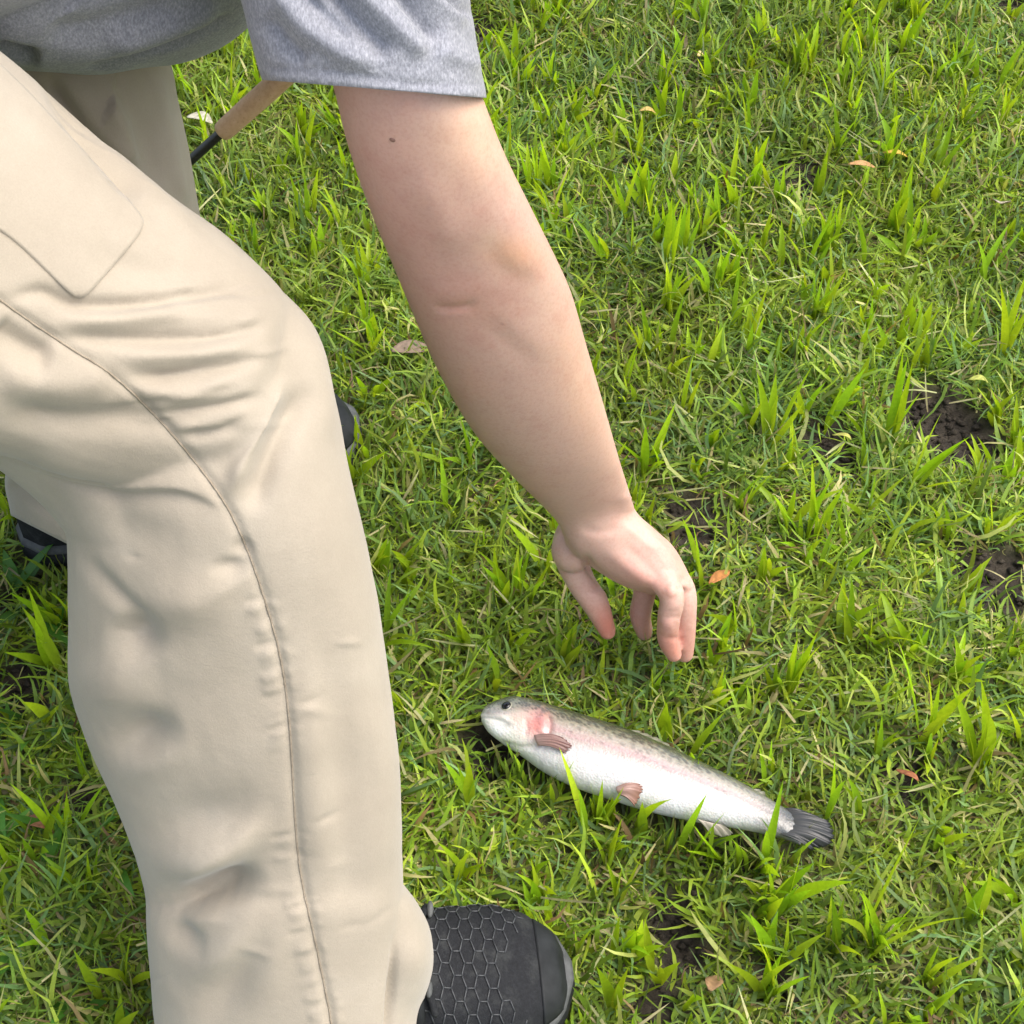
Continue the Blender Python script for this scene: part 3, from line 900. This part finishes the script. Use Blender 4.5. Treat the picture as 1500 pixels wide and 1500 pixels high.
finger([(985, 842, 1.315), (1001, 868, 1.312), (1003, 905, 1.325), (1003, 935, 1.340), (1003, 958, 1.352)], [21, 19, 17.5, 16, 13.5])     # ring
finger([(982, 848, 1.338), (994, 874, 1.342), (990, 908, 1.356), (986, 934, 1.368)], [21, 19, 17, 14])                                     # middle, behind
finger([(946, 845, 1.352), (944, 870, 1.362), (938, 900, 1.373), (944, 926, 1.385)], [20, 17.5, 16.5, 13.5])                                   # index
finger([(842, 775, 1.32), (834, 806, 1.335), (850, 850, 1.345), (873, 886, 1.352), (890, 925, 1.368)], [25, 26, 22, 20, 13])             # thumb
t.ball(P(838, 806, 1.322), (.017, .017, .020))
# shoulders, neck, head and the other arm, above the frame
SHR = P(545, -190, .97)
t.chain([SHR, (-.1, .93, .74), SHL, (-.19, 1.17, .58), (-.20, 1.18, .50)], [.05, .055, .05, .044, .041], n=50, m=32)
t.chain([(-.20, 1.18, .50), (-.17, 1.14, .45), P(478, 64, 1.30) + np.array([0, .02, .01])], [.040, .034, .028])
t.chain([(-.22, .89, .70), (-.1, .93, .74), (-.02, .93, .75), (.05, .93, .735)], [.05, .06, .056, .052], m=32)
HC = np.array([.13, .93, .70])
ry = Matrix.Rotation(math.radians(38), 3, 'Y')
t.ball(HC, (.098, .076, .112), np.array(ry), 40, 56)
t.ball(HC + np.array([.01, 0, -.075]), (.062, .055, .06), None, 32, 40)
t.chain([HC + np.array([.083, 0, -.03]), HC + np.array([.092, 0, -.072])], [.010, .015])
for s in (-1, 1): t.ball(HC + np.array([-.015, .078 * s, -.02]), (.022, .010, .032))
rod0, rod1 = P(300, 216, 1.345), P(440, 90, 1.285)
rd = (rod1 - rod0) / np.linalg.norm(rod1 - rod0)
hc = rod1 + rd * .05
for k in range(4):
    c0 = hc + rd * (k * .019 - .03)
    u = np.cross(rd, [0, 0, 1.0]); u /= np.linalg.norm(u); q = np.cross(u, rd)
    t.chain([c0 + .022 * (math.cos(a) * u + math.sin(a) * q) for a in np.linspace(.2, 5.0, 7)], [.0085] * 7, n=20, m=12)
t.chain([hc + .02 * u - rd * .03, hc + .026 * u + rd * .03], [.016, .016])
bm_ = remesh(t.mesh('body'), .0019, 5)
sculpt(bm_, [
 ([(632, 447), (652, 452), (680, 450), (700, 440)], 6, -.0016, G, .3),
 ([(610, 432), (650, 428), (700, 425), (735, 412)], 16, .0006, G, .3),
 ([(690, 455), (735, 495), (780, 530), (810, 540)], 17, -.0008, G, .4),
 ([(700, 430), (760, 480), (820, 530)], 30, .0008, G, .3),
 ([(735, 360), (760, 380), (800, 395)], 22, .0008, G, .3),
 ([(700, 340), (740, 395), (800, 420)], 14, -.0005, G, .3),
 ([(600, 250), (640, 300), (670, 380)], 26, .0018, G, .3),
 ([(845, 772), (880, 780), (915, 772)], 7, -.0010, G, .3),
 ([(852, 812), (868, 836), (890, 852)], 6, -.0045, G, .25),
 ([(940, 780), (975, 815), (1000, 850)], 8, .0022, G, .3),
 ([(905, 790), (945, 825), (980, 862)], 9, -.0015, G, .3),
 ([(880, 800), (925, 835), (965, 862)], 9, .0012, G, .3),
 ([(925, 752), (918, 735), (912, 720)], 12, .0016, G, .3),
 ([(976, 858), (984, 866), (990, 874)], 8, .0022, G, .3), ([(1000, 850), (1006, 858), (1010, 866)], 7, .0022, G, .3),
 ([(992, 858), (997, 868)], 5, -.0014, G, .3), ([(966, 914), (976, 916), (988, 913)], 8, .0012, G, .3),
 ([(972, 898), (985, 897), (998, 895)], 3.5, -.0008, G, .3), ([(870, 862), (880, 872), (892, 868)], 10, .0012, G, .3),
 ([(850, 790), (845, 815), (852, 840)], 9, .0010, G, .3), ([(905, 760), (950, 800), (988, 842)], 6, .0012, G, .3), ([(925, 765), (968, 800), (1000, 838)], 6, .0010, G, .3),
 ([(968, 905), (985, 905), (1000, 902)], 4, -.0012, G, .3),
 ([(966, 935), (985, 936), (1002, 934)], 4, -.0010, G, .3),
 ([(860, 868), (872, 864), (884, 858)], 4, -.0010, G, .3),
], (.85, 1.45))
V = getv(bm_)
x, y, z = project(V)
C = np.tile(np.array([.56, .365, .298]), (len(V), 1))
def spot(cx, cy, rx, ry, col, a, rot=0.0):
    dx, dy = x - cx, y - cy
    u, v = dx * math.cos(rot) + dy * math.sin(rot), -dx * math.sin(rot) + dy * math.cos(rot)
    k = (a * np.exp(-(u / rx)**2 - (v / ry)**2))[:, None]
    C[:] = C * (1 - k) + np.array(col) * k
spot(600, 330, 70, 190, (.58, .33, .28), .6, -.35)         # pinker inner arm
spot(690, 200, 60, 90, (.68, .47, .31), .5)
spot(752, 372, 48, 30, (.50, .27, .15), .6, .4)           # darker elbow skin
spot(700, 450, 60, 40, (.56, .29, .22), .45)
spot(850, 560, 40, 130, (.64, .41, .26), .4, -.3)
for _ in range(40):
    spot(rng.uniform(480, 930), rng.uniform(140, 760), rng.uniform(10, 34), rng.uniform(12, 40), (.60, .33, .27) if rng.random() < .6 else (.66, .47, .36), rng.uniform(.12, .35), rng.uniform(0, 3))
spot(575, 205, 3.2, 2.6, (.10, .05, .04), .95)             # mole
spot(940, 850, 50, 22, (.58, .27, .22), .55, .4)
spot(985, 950, 40, 36, (.55, .21, .16), .75)
spot(890, 920, 24, 34, (.58, .20, .15), .85)
spot(940, 915, 24, 40, (.50, .22, .19), .5)
set_col(bm_, C)
mole_at = hit(bvh(bm_), 575, 205)
bm_ = thin(bm_, .5)
body = link('body', bm_, MAT_SKIN, person)
mm = M('brown_mole', .6); mm.base((.24, .13, .10))
mb = MB(); mb.ball(mole_at[0], (.0019, .0015, .0006), np.array(Vector(mole_at[1]).to_track_quat('Z', 'Y').to_matrix()), 10, 14); link('mole', mb.mesh('mole'), mm.m, person)
t = MB(); t.ball(HC + np.array([-.022, 0, .018]), (.098, .082, .112), np.array(ry))
link('hair', remesh(t.mesh('hair'), .004, 2), MAT_HAIR, person)

Xf, Zf = np.array(ry) @ np.array([1.0, 0, 0]), np.array(ry) @ np.array([0, 0, 1.0])
for q_ in (-1, 1):
    mb = MB(); mb.ball(HC + Xf * .083 + Zf * .006 + np.array([0, .030 * q_, 0]), (.011, .013, .009), n=12, m=16); link('eye', mb.mesh('eye'), MAT_HAIR, person)

# --- shoes
mu = M('black_knit_upper', .8)
mu.b.inputs['Specular IOR Level'].default_value = .25
mu.base(mu.ramp(mu.noise(420, 4, .7), [(.3, (.006, .0065, .0075)), (.6, (.012, .013, .015)), (.8, (.024, .026, .028))]))
vq = mu.n('ShaderNodeTexVoronoi'); vq.inputs['Scale'].default_value = 70; mu.l(mu.tc.outputs['Object'], vq.inputs['Vector'])
dust = mu.ramp(mu.noise(55, 6, .75), [(.50, (0, 0, 0)), (.75, (.55, .55, .55))])
bc = mu.b.inputs['Base Color'].links[0].from_socket
bc = mu.mix(bc, (.055, .058, .055), dust)
mu.base(bc)
mu.bump(mu.noise(800, 3), .5, .0008); MAT_UP = mu.m
mx_ = M('dark_grey_rubber_web', .5); mx_.base(mx_.ramp(mx_.noise(90, 4), [(.3, (.020, .022, .024)), (.7, (.045, .048, .051))])); MAT_WEB = mx_.m
mr = M('black_rubber', .6)
mr.b.inputs['Specular IOR Level'].default_value = .25; mr.base(mr.ramp(mr.noise(60, 4), [(.3, (.006, .007, .0075)), (.7, (.018, .020, .021))])); mr.bump(mr.noise(120, 5), .2, .001); MAT_RUB = mr.m
ml = M('grey_foam', .7); ml.base(ml.ramp(ml.noise(80, 4), [(.3, (.035, .037, .037)), (.7, (.09, .094, .09))])); MAT_FOAM = ml.m
mw = M('pale_speck', .7); mw.base((.6, .62, .62)); MAT_SPECK = mw.m

def shoe_profile(u):
    "u 0 heel to 1 toe: centre y, half width, top height, crest sharpness"
    hw = np.interp(u, [0, .04, .12, .3, .5, .7, .82, .91, .97, 1], [.008, .026, .036, .036, .041, .052, .053, .045, .028, .006])
    top = np.interp(u, [0, .04, .12, .3, .42, .55, .7, .82, .91, .97, 1], [.05, .078, .088, .092, .098, .086, .068, .060, .051, .038, .022])
    return hw, top
SL = .288
def shoe_pt(u, a):
    "upper surface; a from 0 (near side foot) over the top to 1 (far side)"
    hw, top = shoe_profile(u)
    th = np.pi * a
    e = .72
    yy = -np.cos(th); yy = np.sign(yy) * np.abs(yy) ** e
    zz = np.sin(th) ** .80
    return np.array([u * SL, hw * yy, .022 + (top - .022) * zz])
def make_shoe(lab_parent, A, B, up_only=False):
    a, b = np.array([*A, 0]), np.array([*B, 0])
    d = (b - a) / np.linalg.norm(b - a); s = np.array([-d[1], d[0], 0])
    T = lambda v: a + v[0] * d + v[1] * s + np.array([0, 0, v[2] + .010])
    n, m = 60, 33
    us = (1 - np.cos(np.linspace(0, np.pi, n))) / 2
    R = []
    for u in us:
        ring = [T(shoe_pt(u, q)) for q in np.linspace(0, 1, m)]
        hw, _ = shoe_profile(u)
        ring += [T(np.array([u * SL, hw * q, .012])) for q in np.linspace(.95, -.95, 9)]
        R.append(ring)
    mb = MB(); mb.rings(np.array(R))
    up = link('shoe', mb.mesh('shoe'), MAT_UP, person)
    # sole: outline swept through a rounded rim
    def sole(z0, z1, grow, flare, name, mat, u0=0.0, lift=0.0):
        us = u0 + (1 - u0) * (1 - np.cos(np.linspace(0, np.pi, 48))) / 2
        ring = [(u * SL, shoe_profile(u)[0]) for u in us] + [(u * SL, -shoe_profile(u)[0]) for u in us[::-1]]
        ring = np.array(ring); c = np.array([SL * (.5 + u0 / 2), 0])
        prof = [(z0, grow - .003), (z0 + .003, grow + flare), ((z0 + z1) / 2, grow + flare + .001), (z1 - .003, grow), (z1, grow - .003)]
        tang = np.gradient(ring, axis=0); nn = np.stack([tang[:, 1], -tang[:, 0]], -1); nn /= np.linalg.norm(nn, axis=1)[:, None] + 1e-9
        if np.mean(np.sum(nn * (ring - c), 1)) < 0: nn = -nn
        RR = []
        for zz, g in prof:
            p = ring + nn * g
            lf = np.maximum(0, p[:, 0] / SL - .8) ** 2 * .25 + lift
            RR.append([T(np.array([q[0], q[1], zz + l])) for q, l in zip(p, lf)])
        mb = MB(); mb.rings(np.array(RR)); return link(name, mb.mesh(name), mat, up)
    sole(-.006, .010, .003, .0015, 'outsole', MAT_RUB)
    sole(.009, .020, .0025, .001, 'midsole', MAT_FOAM)
    # rubber toe bumper wrapping the front
    R = []
    for u in np.linspace(.925, .999, 14):
        o_, i_ = [], []
        for q in np.linspace(.04, .96, 29):
            uu = min(.999, u + .035 * (1 - math.sin(math.pi * q)) * 0)
            v = shoe_pt(uu, q); c = np.array([.80 * SL, 0, .028]); g = (v - c) / np.linalg.norm(v - c)
            o_.append(T(v + g * (.0008 + 0.0020 * min(1, (u - .925) / .03)))); i_.append(T(v - g * .003))
        R.append(o_ + i_[::-1])
    mb = MB(); mb.rings(np.array(R)); link('toe_bumper', mb.mesh('toe_bumper'), MAT_RUB, up)
    return up, T
shoe, T = make_shoe(None, *SHOE_A)
# raised hexagon web over the upper
def web(parent, T):
    aa = np.linspace(.0, 1, 200)
    cv = np.array([shoe_pt(.75, q) for q in aa])
    arc = np.r_[0, np.cumsum(np.linalg.norm(np.diff(cv, axis=0), axis=1))]; arc /= arc[-1]
    even = lambda q: float(np.interp(q, arc, aa))
    mb = MB()
    NR = 13
    du, da = .037, .112
    nodes = {}
    E = set()
    def key(p): return (round(p[0], 4), round(p[1], 4))
    for i in range(-1, 13):
        for j in range(-1, 14):
            cu, ca = .56 + i * du * .75, .02 + (j + .5 * (i % 2)) * da
            hexp = [(cu + du * .5 * math.cos(k * math.pi / 3), ca + da * .577 * math.sin(k * math.pi / 3)) for k in range(6)]
            for k in range(6):
                p, q = key(hexp[k]), key(hexp[(k + 1) % 6])
                E.add((min(p, q), max(p, q)))
    for p, q in E:
        mu_, ma = (p[0] + q[0]) / 2, (p[1] + q[1]) / 2
        if not (.55 < mu_ < .90 and .06 < ma < .94): continue
        if mu_ > .865 + .03 * math.sin(ma * 9 + 1): continue
        pts = []
        for s in np.linspace(0, 1, 4):
            v = shoe_pt(p[0] + (q[0] - p[0]) * s, even(min(.98, max(.02, p[1] + (q[1] - p[1]) * s))))
            c = np.array([v[0], 0, .03]); o = (v - c); o /= np.linalg.norm(o)
            pts.append(T(v + o * .0004))
        mb.chain(pts, [.0006] * 4, n=4, m=6, round_ends=False)
    link('hexagon_web', mb.mesh('hexagon_web'), MAT_WEB, parent)
web(shoe, T)
# tongue edge, laces and pale specks near the trouser hem
mb = MB()
mb.chain([T(shoe_pt(.625, a) + np.array([0, 0, .003])) for a in np.linspace(.2, .8, 9)], [.005] * 9, n=24, m=10); link('tongue', mb.mesh('tongue'), MAT_RUB, shoe)
for u in (.60, .655):
    mb = MB(); mb.chain([T(shoe_pt(u + .012 * math.sin(a * 9), a) + np.array([0, 0, .005])) for a in np.linspace(.25, .78, 9)], [.0028] * 9, n=30, m=8)
    link('lace', mb.mesh('lace'), MAT_UP, shoe)
for u, a, r in ((.662, .72, .0042), (.645, .36, .0040)):
    mb = MB(); q = T(shoe_pt(u, a) + np.array([.003, 0, .006])); mb.ball(q, (.0026, r * 1.6, .0028), n=8, m=10); link('lace_tab', mb.mesh('lace_tab'), MAT_FOAM, shoe)
SL = .316
make_shoe(None, *SHOE_B)

# ------------------------------------------------------------------ fishing rod
rod_end = rod0 - rd * .16
rod = thing('fishing_rod', tuple(rod0 - rd * .16), 'fishing rod with cork grip and black blank held behind the bent arm', 'fishing rod')
mc = M('cork', .8)
c = mc.ramp(mc.noise(180, 6, .7), [(.3, (.50, .30, .165)), (.5, (.60, .385, .225)), (.72, (.66, .45, .285))])
vo = mc.n('ShaderNodeTexVoronoi'); vo.inputs['Scale'].default_value = 260; mc.l(mc.tc.outputs['Object'], vo.inputs['Vector'])
c = mc.mix(c, (.22, .11, .05), mc.ramp(vo.outputs['Distance'], [(.06, (.35, .35, .35)), (.18, (0, 0, 0))]))
mc.base(c); mc.bump(mc.noise(300, 4), .5, .0008); MAT_CORK = mc.m
mbk = M('black_graphite', .35); mbk.base(mbk.ramp(mbk.noise(300, 2), [(.3, (.012, .012, .011)), (.7, (.03, .03, .026))])); MAT_BLK = mbk.m
cg0 = P(326, 194, 1.335)
mb = MB()
along = lambda s: rod0 + rd * s
s0 = (cg0 - rod0) @ rd
pf = [(0, .0070), (.002, .0082), (.012, .0087), (.05, .0090), (.10, .0088), (.115, .008)]
mb.chain([along(s0 + s) for s, r in pf], [r for s, r in pf], n=40, m=28, round_ends=False)
link('cork_grip', mb.mesh('cork_grip'), MAT_CORK, rod)
mb = MB(); mb.chain([along(-.16), along(0), along(s0 + .12), along(.5), along(1.5)], [.0042, .0042, .0041, .0036, .0018], n=40, m=14); link('blank', mb.mesh('blank'), MAT_BLK, rod)
mb = MB(); mb.chain([along(-.165), along(-.15), along(-.11)], [.011, .0125, .010], n=14, m=20); link('butt_grip', mb.mesh('butt_grip'), MAT_CORK, rod)

# ------------------------------------------------------------------ trout
fish = thing('trout', tuple(np.r_[fC[6][:2], 0]), 'silver trout with a pink gill and white belly lying on its side in the grass', 'fish')
n, m = 480, 150
A = catmull(np.hstack([fT, fB, np.array(FISH_H)[:, None]]), n)
a = np.linspace(0, 2 * np.pi, m, endpoint=False)
R = []
for row in A:
    Tp, Bp, h = row[:3], row[3:6], row[6]
    c, wv = (Tp + Bp) / 2, (Tp - Bp) / 2
    sa = np.sign(np.sin(a)) * np.abs(np.sin(a)) ** .88
    R.append(c + np.cos(a)[:, None] * wv + sa[:, None] * np.array([0, 0, 1.0]) * h)
mb = MB(); mb.rings(np.array(R)); fm = mb.mesh('body')
sculpt(fm, [
 ([(800, 1042), (806, 1060), (802, 1078), (786, 1092), (768, 1100)], 5, -.0016, G, .2),       # gill cover edge
 ([(790, 1045), (795, 1062), (790, 1076)], 8, .0016, G, .2),
 ([(768, 1050), (772, 1066), (766, 1080)], 4, -.0009, G, .2),
 ([(706, 1051), (722, 1052), (736, 1056), (747, 1061)], 2.6, -.0008, G, .2),                   # mouth
 ([(712, 1044), (728, 1047), (746, 1056)], 4, .0010, G, .2),
 ([(730, 1086), (760, 1094), (780, 1090)], 4, -.0012, G, .2),                                 # lower jaw and throat
 ([(850, 1066), (950, 1106), (1060, 1153), (1150, 1200)], 5, -.0005, G, .1),                    # lateral line
], (0, 9))
V = getv(fm)
x, y, z = project(V)
nv = n * m
u = np.repeat(np.linspace(0, 1, n), m); q = np.tile((1 - np.cos(a)) / 2, n)
u = np.r_[u, 0, 1]; q = np.r_[q, .5, .5]
nz1 = vnoise(u * 60, q * 26, 1.0, 21); nz2 = vnoise(u * 160, q * 60, 1.0, 22); nz3 = vnoise(u * 22, q * 9, 1.0, 23)
qq = q + .05 * (nz1 - .5)
stops = [0, .10, .22, .34, .42, .48, .56, .64, 1]
cols = np.array([(.085, .095, .045), (.14, .14, .08), (.27, .25, .19), (.38, .33, .29), (.40, .29, .28), (.43, .37, .34), (.50, .455, .44), (.575, .555, .54), (.56, .565, .56)])
C = np.stack([np.interp(qq - .10, stops, cols[:, i]) for i in range(3)], -1)
C *= (.88 + .24 * nz2)[:, None]
def blend(mask, col):
    C[:] = C * (1 - mask[:, None]) + np.array(col) * mask[:, None]
gs = lambda cx, cy, rx, ry: np.exp(-((x - cx) / rx)**2 - ((y - cy) / ry)**2)
head = np.clip((800 - x - (y - 1060) * .1) / 30, 0, 1)
blend(head * np.clip((y - 1034 - (x - 745) * .12) / 22, 0, 1) * .75, (.74, .74, .66))
blend(head * np.clip(1.0 - (y - 1024) / 24, 0, 1) * .7, (.17, .18, .14))
blend(.9 * gs(784, 1062, 20, 20), (.68, .24, .21))
blend(.6 * gs(792, 1050, 8, 12), (.36, .16, .16))
blend(.6 * gs(760, 1052, 14, 8), (.58, .42, .34))
blend(.75 * gs(722, 1042, 15, 5), (.17, .17, .16))
md, _, mt_ = poly_dist(x, y, smooth_line([(706, 1051), (722, 1052), (736, 1056), (747, 1061)]))
blend(.5 * np.exp(-(md / 2.4) ** 2), (.14, .14, .13))
md, _, mt_ = poly_dist(x, y, smooth_line([(803, 1044), (808, 1060), (803, 1078), (788, 1092)]))
blend(.55 * np.exp(-(md / 2.5) ** 2), (.28, .14, .13))
md, _, mt_ = poly_dist(x, y, smooth_line([(726, 1084), (750, 1094), (775, 1092), (792, 1084)]))
blend(.35 * np.exp(-(md / 2.5) ** 2), (.34, .33, .24))
blend(.35 * gs(752, 1080, 20, 10), (.50, .50, .36))
blend(.55 * gs(742, 1062, 10, 4), (.25, .25, .23))
blend(.8 * gs(730, 1070, 12, 10), (.82, .84, .82))
pink = np.clip(1 - np.abs(q - .46) / .07, 0, 1) * np.clip((u - .25) * 6, 0, 1)
blend(.13 * pink * (.5 + nz3), (.62, .30, .34))
# dark freckles on the back
sp = np.zeros(len(V))
r2 = np.random.default_rng(5)
for _ in range(1300):
    su, sq = r2.uniform(.08, .98), abs(r2.normal(.06, .17))
    sp = np.maximum(sp, np.clip(1.6 - np.hypot((u - su) / .0042, (q - sq) / (.017)), 0, 1) * (.9 if sq < .3 else .45))
blend(sp * .85, (.035, .035, .03))
blend(np.clip((u - .66) / .2, 0, 1) * .7 * (.5 + .7 * nz1), (.33, .31, .28))
blend(np.clip((u - .74) / .14, 0, 1) ** 1.5 * .95, (.06, .062, .062))
set_col(fm, C.clip(0, .95))
mf = M('wet_fish_skin', .3, Subsurface_Weight=.1, Subsurface_Scale=.004, Coat_Weight=.6, Coat_Roughness=.12)
mf.base(mf.attr('Col'))
vo = mf.n('ShaderNodeTexVoronoi'); vo.inputs['Scale'].default_value = 520; mf.l(mf.tc.outputs['Object'], vo.inputs['Vector'])
mf.bump(vo.outputs['Distance'], .45, .0008)
mf.bump(mf.noise(90, 4), .15, .001)
MAT_FISH = mf.m
link('body', fm, MAT_FISH, fish)
ftree = bvh(fm)

mfin = M('brown_fin', .4); mfin.base(mfin.attr('Col')); MAT_FIN = mfin.m
def fin(name, root, tip, bow, colr, colt, rays=9, rib=.0006, lift=.002, wob=.0008):
    """root and tip: photo polylines with heights; rays run from root to tip and stand proud of the membrane"""
    k = rays * 4 + 1
    ro, ti = catmull(root, k), catmull(tip, k)
    n = 14
    Vt, Vb = [], []
    C = []
    rj = np.random.default_rng(len(name))
    for i in range(k):
        a3, b3 = PZ(ro[i][0], ro[i][1], ro[i][2]), PZ(ti[i][0], ti[i][1], ti[i][2])
        b3 = b3 - (b3 - a3) * (rj.random() * .10 if i % 4 else .0)
        for j in range(n):
            s = j / (n - 1)
            p = a3 + (b3 - a3) * s + np.array([0, 0, bow * math.sin(math.pi * s)])
            th = (rib if i % 4 == 0 else rib * .6) * (1 - .6 * s) * min(1, s * 3 + .1) + .0003
            p = p + np.array([0, 0, wob * s * math.sin(i * .7 + 2 * s)])
            Vt.append(p + np.array([0, 0, th])); Vb.append(p - np.array([0, 0, th]))
            cc = np.array(colr) * (1 - s) + np.array(colt) * s
            C.append(cc * (1.06 if i % 4 == 0 else .97))
    f = []
    N_ = k * n
    for i in range(k - 1):
        for j in range(n - 1):
            p = i * n + j
            f.append((p, p + n, p + n + 1, p + 1)); f.append((N_ + p, N_ + p + 1, N_ + p + n + 1, N_ + p + n))
    for i in range(k - 1):
        f.append((i * n + n - 1, (i + 1) * n + n - 1, N_ + (i + 1) * n + n - 1, N_ + i * n + n - 1))
        f.append((i * n, N_ + i * n, N_ + (i + 1) * n, (i + 1) * n))
    for j in range(n - 1):
        f.append((j, j + 1, N_ + j + 1, N_ + j)); p = (k - 1) * n + j; f.append((p, N_ + p, N_ + p + 1, p + 1))
    mb = MB(); mb.add(Vt + Vb, f); me = mb.mesh(name); set_col(me, np.array(C + C).clip(0, 1))
    return link(name, me, MAT_FIN, fish)
fin('tail_fin', [(1136, 1186, FZ), (1138, 1205, FZ), (1128, 1220, FZ)], [(1190, 1195, FZ), (1217, 1206, FZ + .002), (1220, 1234, FZ), (1190, 1246, FZ - .004)], .006, (.055, .055, .052), (.012, .013, .015), 15, .0006)
hz = FZ + .023
fin('pectoral_fin', [(782, 1077, hz - .004), (784, 1084, hz - .004), (788, 1092, hz - .006)], [(826, 1082, hz), (838, 1093, hz), (828, 1104, hz - .004)], .004, (.34, .22, .19), (.15, .075, .065), 11, .0005)
fin('pelvic_fin', [(902, 1153, FZ + .015), (903, 1158, FZ + .018), (906, 1164, FZ + .014)], [(938, 1150, FZ + .016), (942, 1158, FZ + .015), (930, 1182, FZ + .006)], .004, (.34, .22, .18), (.20, .10, .075), 7, .0008)
fin('anal_fin', [(1022, 1200, FZ + .004), (1040, 1205, FZ + .003), (1056, 1208, FZ + .003)], [(1040, 1222, FZ - .006), (1060, 1226, FZ - .006), (1074, 1222, FZ - .004)], .001, (.42, .36, .30), (.20, .19, .15), 7)
fin('dorsal_fin', [(915, 1071, FZ + .004), (945, 1082, FZ + .004), (975, 1096, FZ + .004)], [(938, 1072, FZ), (965, 1082, FZ), (990, 1098, FZ)], .001, (.20, .19, .13), (.13, .13, .09), 9)
fin('adipose_fin', [(1100, 1157, FZ + .003), (1106, 1160, FZ + .003), (1112, 1163, FZ + .003)], [(1114, 1158, FZ), (1120, 1161, FZ), (1122, 1166, FZ)], .001, (.2, .19, .13), (.12, .12, .09), 4)
# eye
e0 = hit(ftree, 742, 1034)
me_ = M('fish_eye', .08); me_.base((.006, .006, .007)); mi = M('fish_iris', .25); mi.base((.30, .29, .22))
rotq = Vector(e0[1]).to_track_quat('Z', 'Y').to_matrix()
mb = MB(); mb.ball(e0[0] - e0[1] * .001, (.0050, .0046, .0024), np.array(rotq)); eye = link('eye', mb.mesh('eye'), mi.m, fish)
mb = MB(); mb.ball(e0[0] + e0[1] * .0006, (.0040, .0038, .0020), np.array(rotq)); link('pupil', mb.mesh('pupil'), me_.m, eye)
print('tris', sum(len(p.vertices) - 2 for o in S.objects if o.type == 'MESH' for p in o.data.polygons))
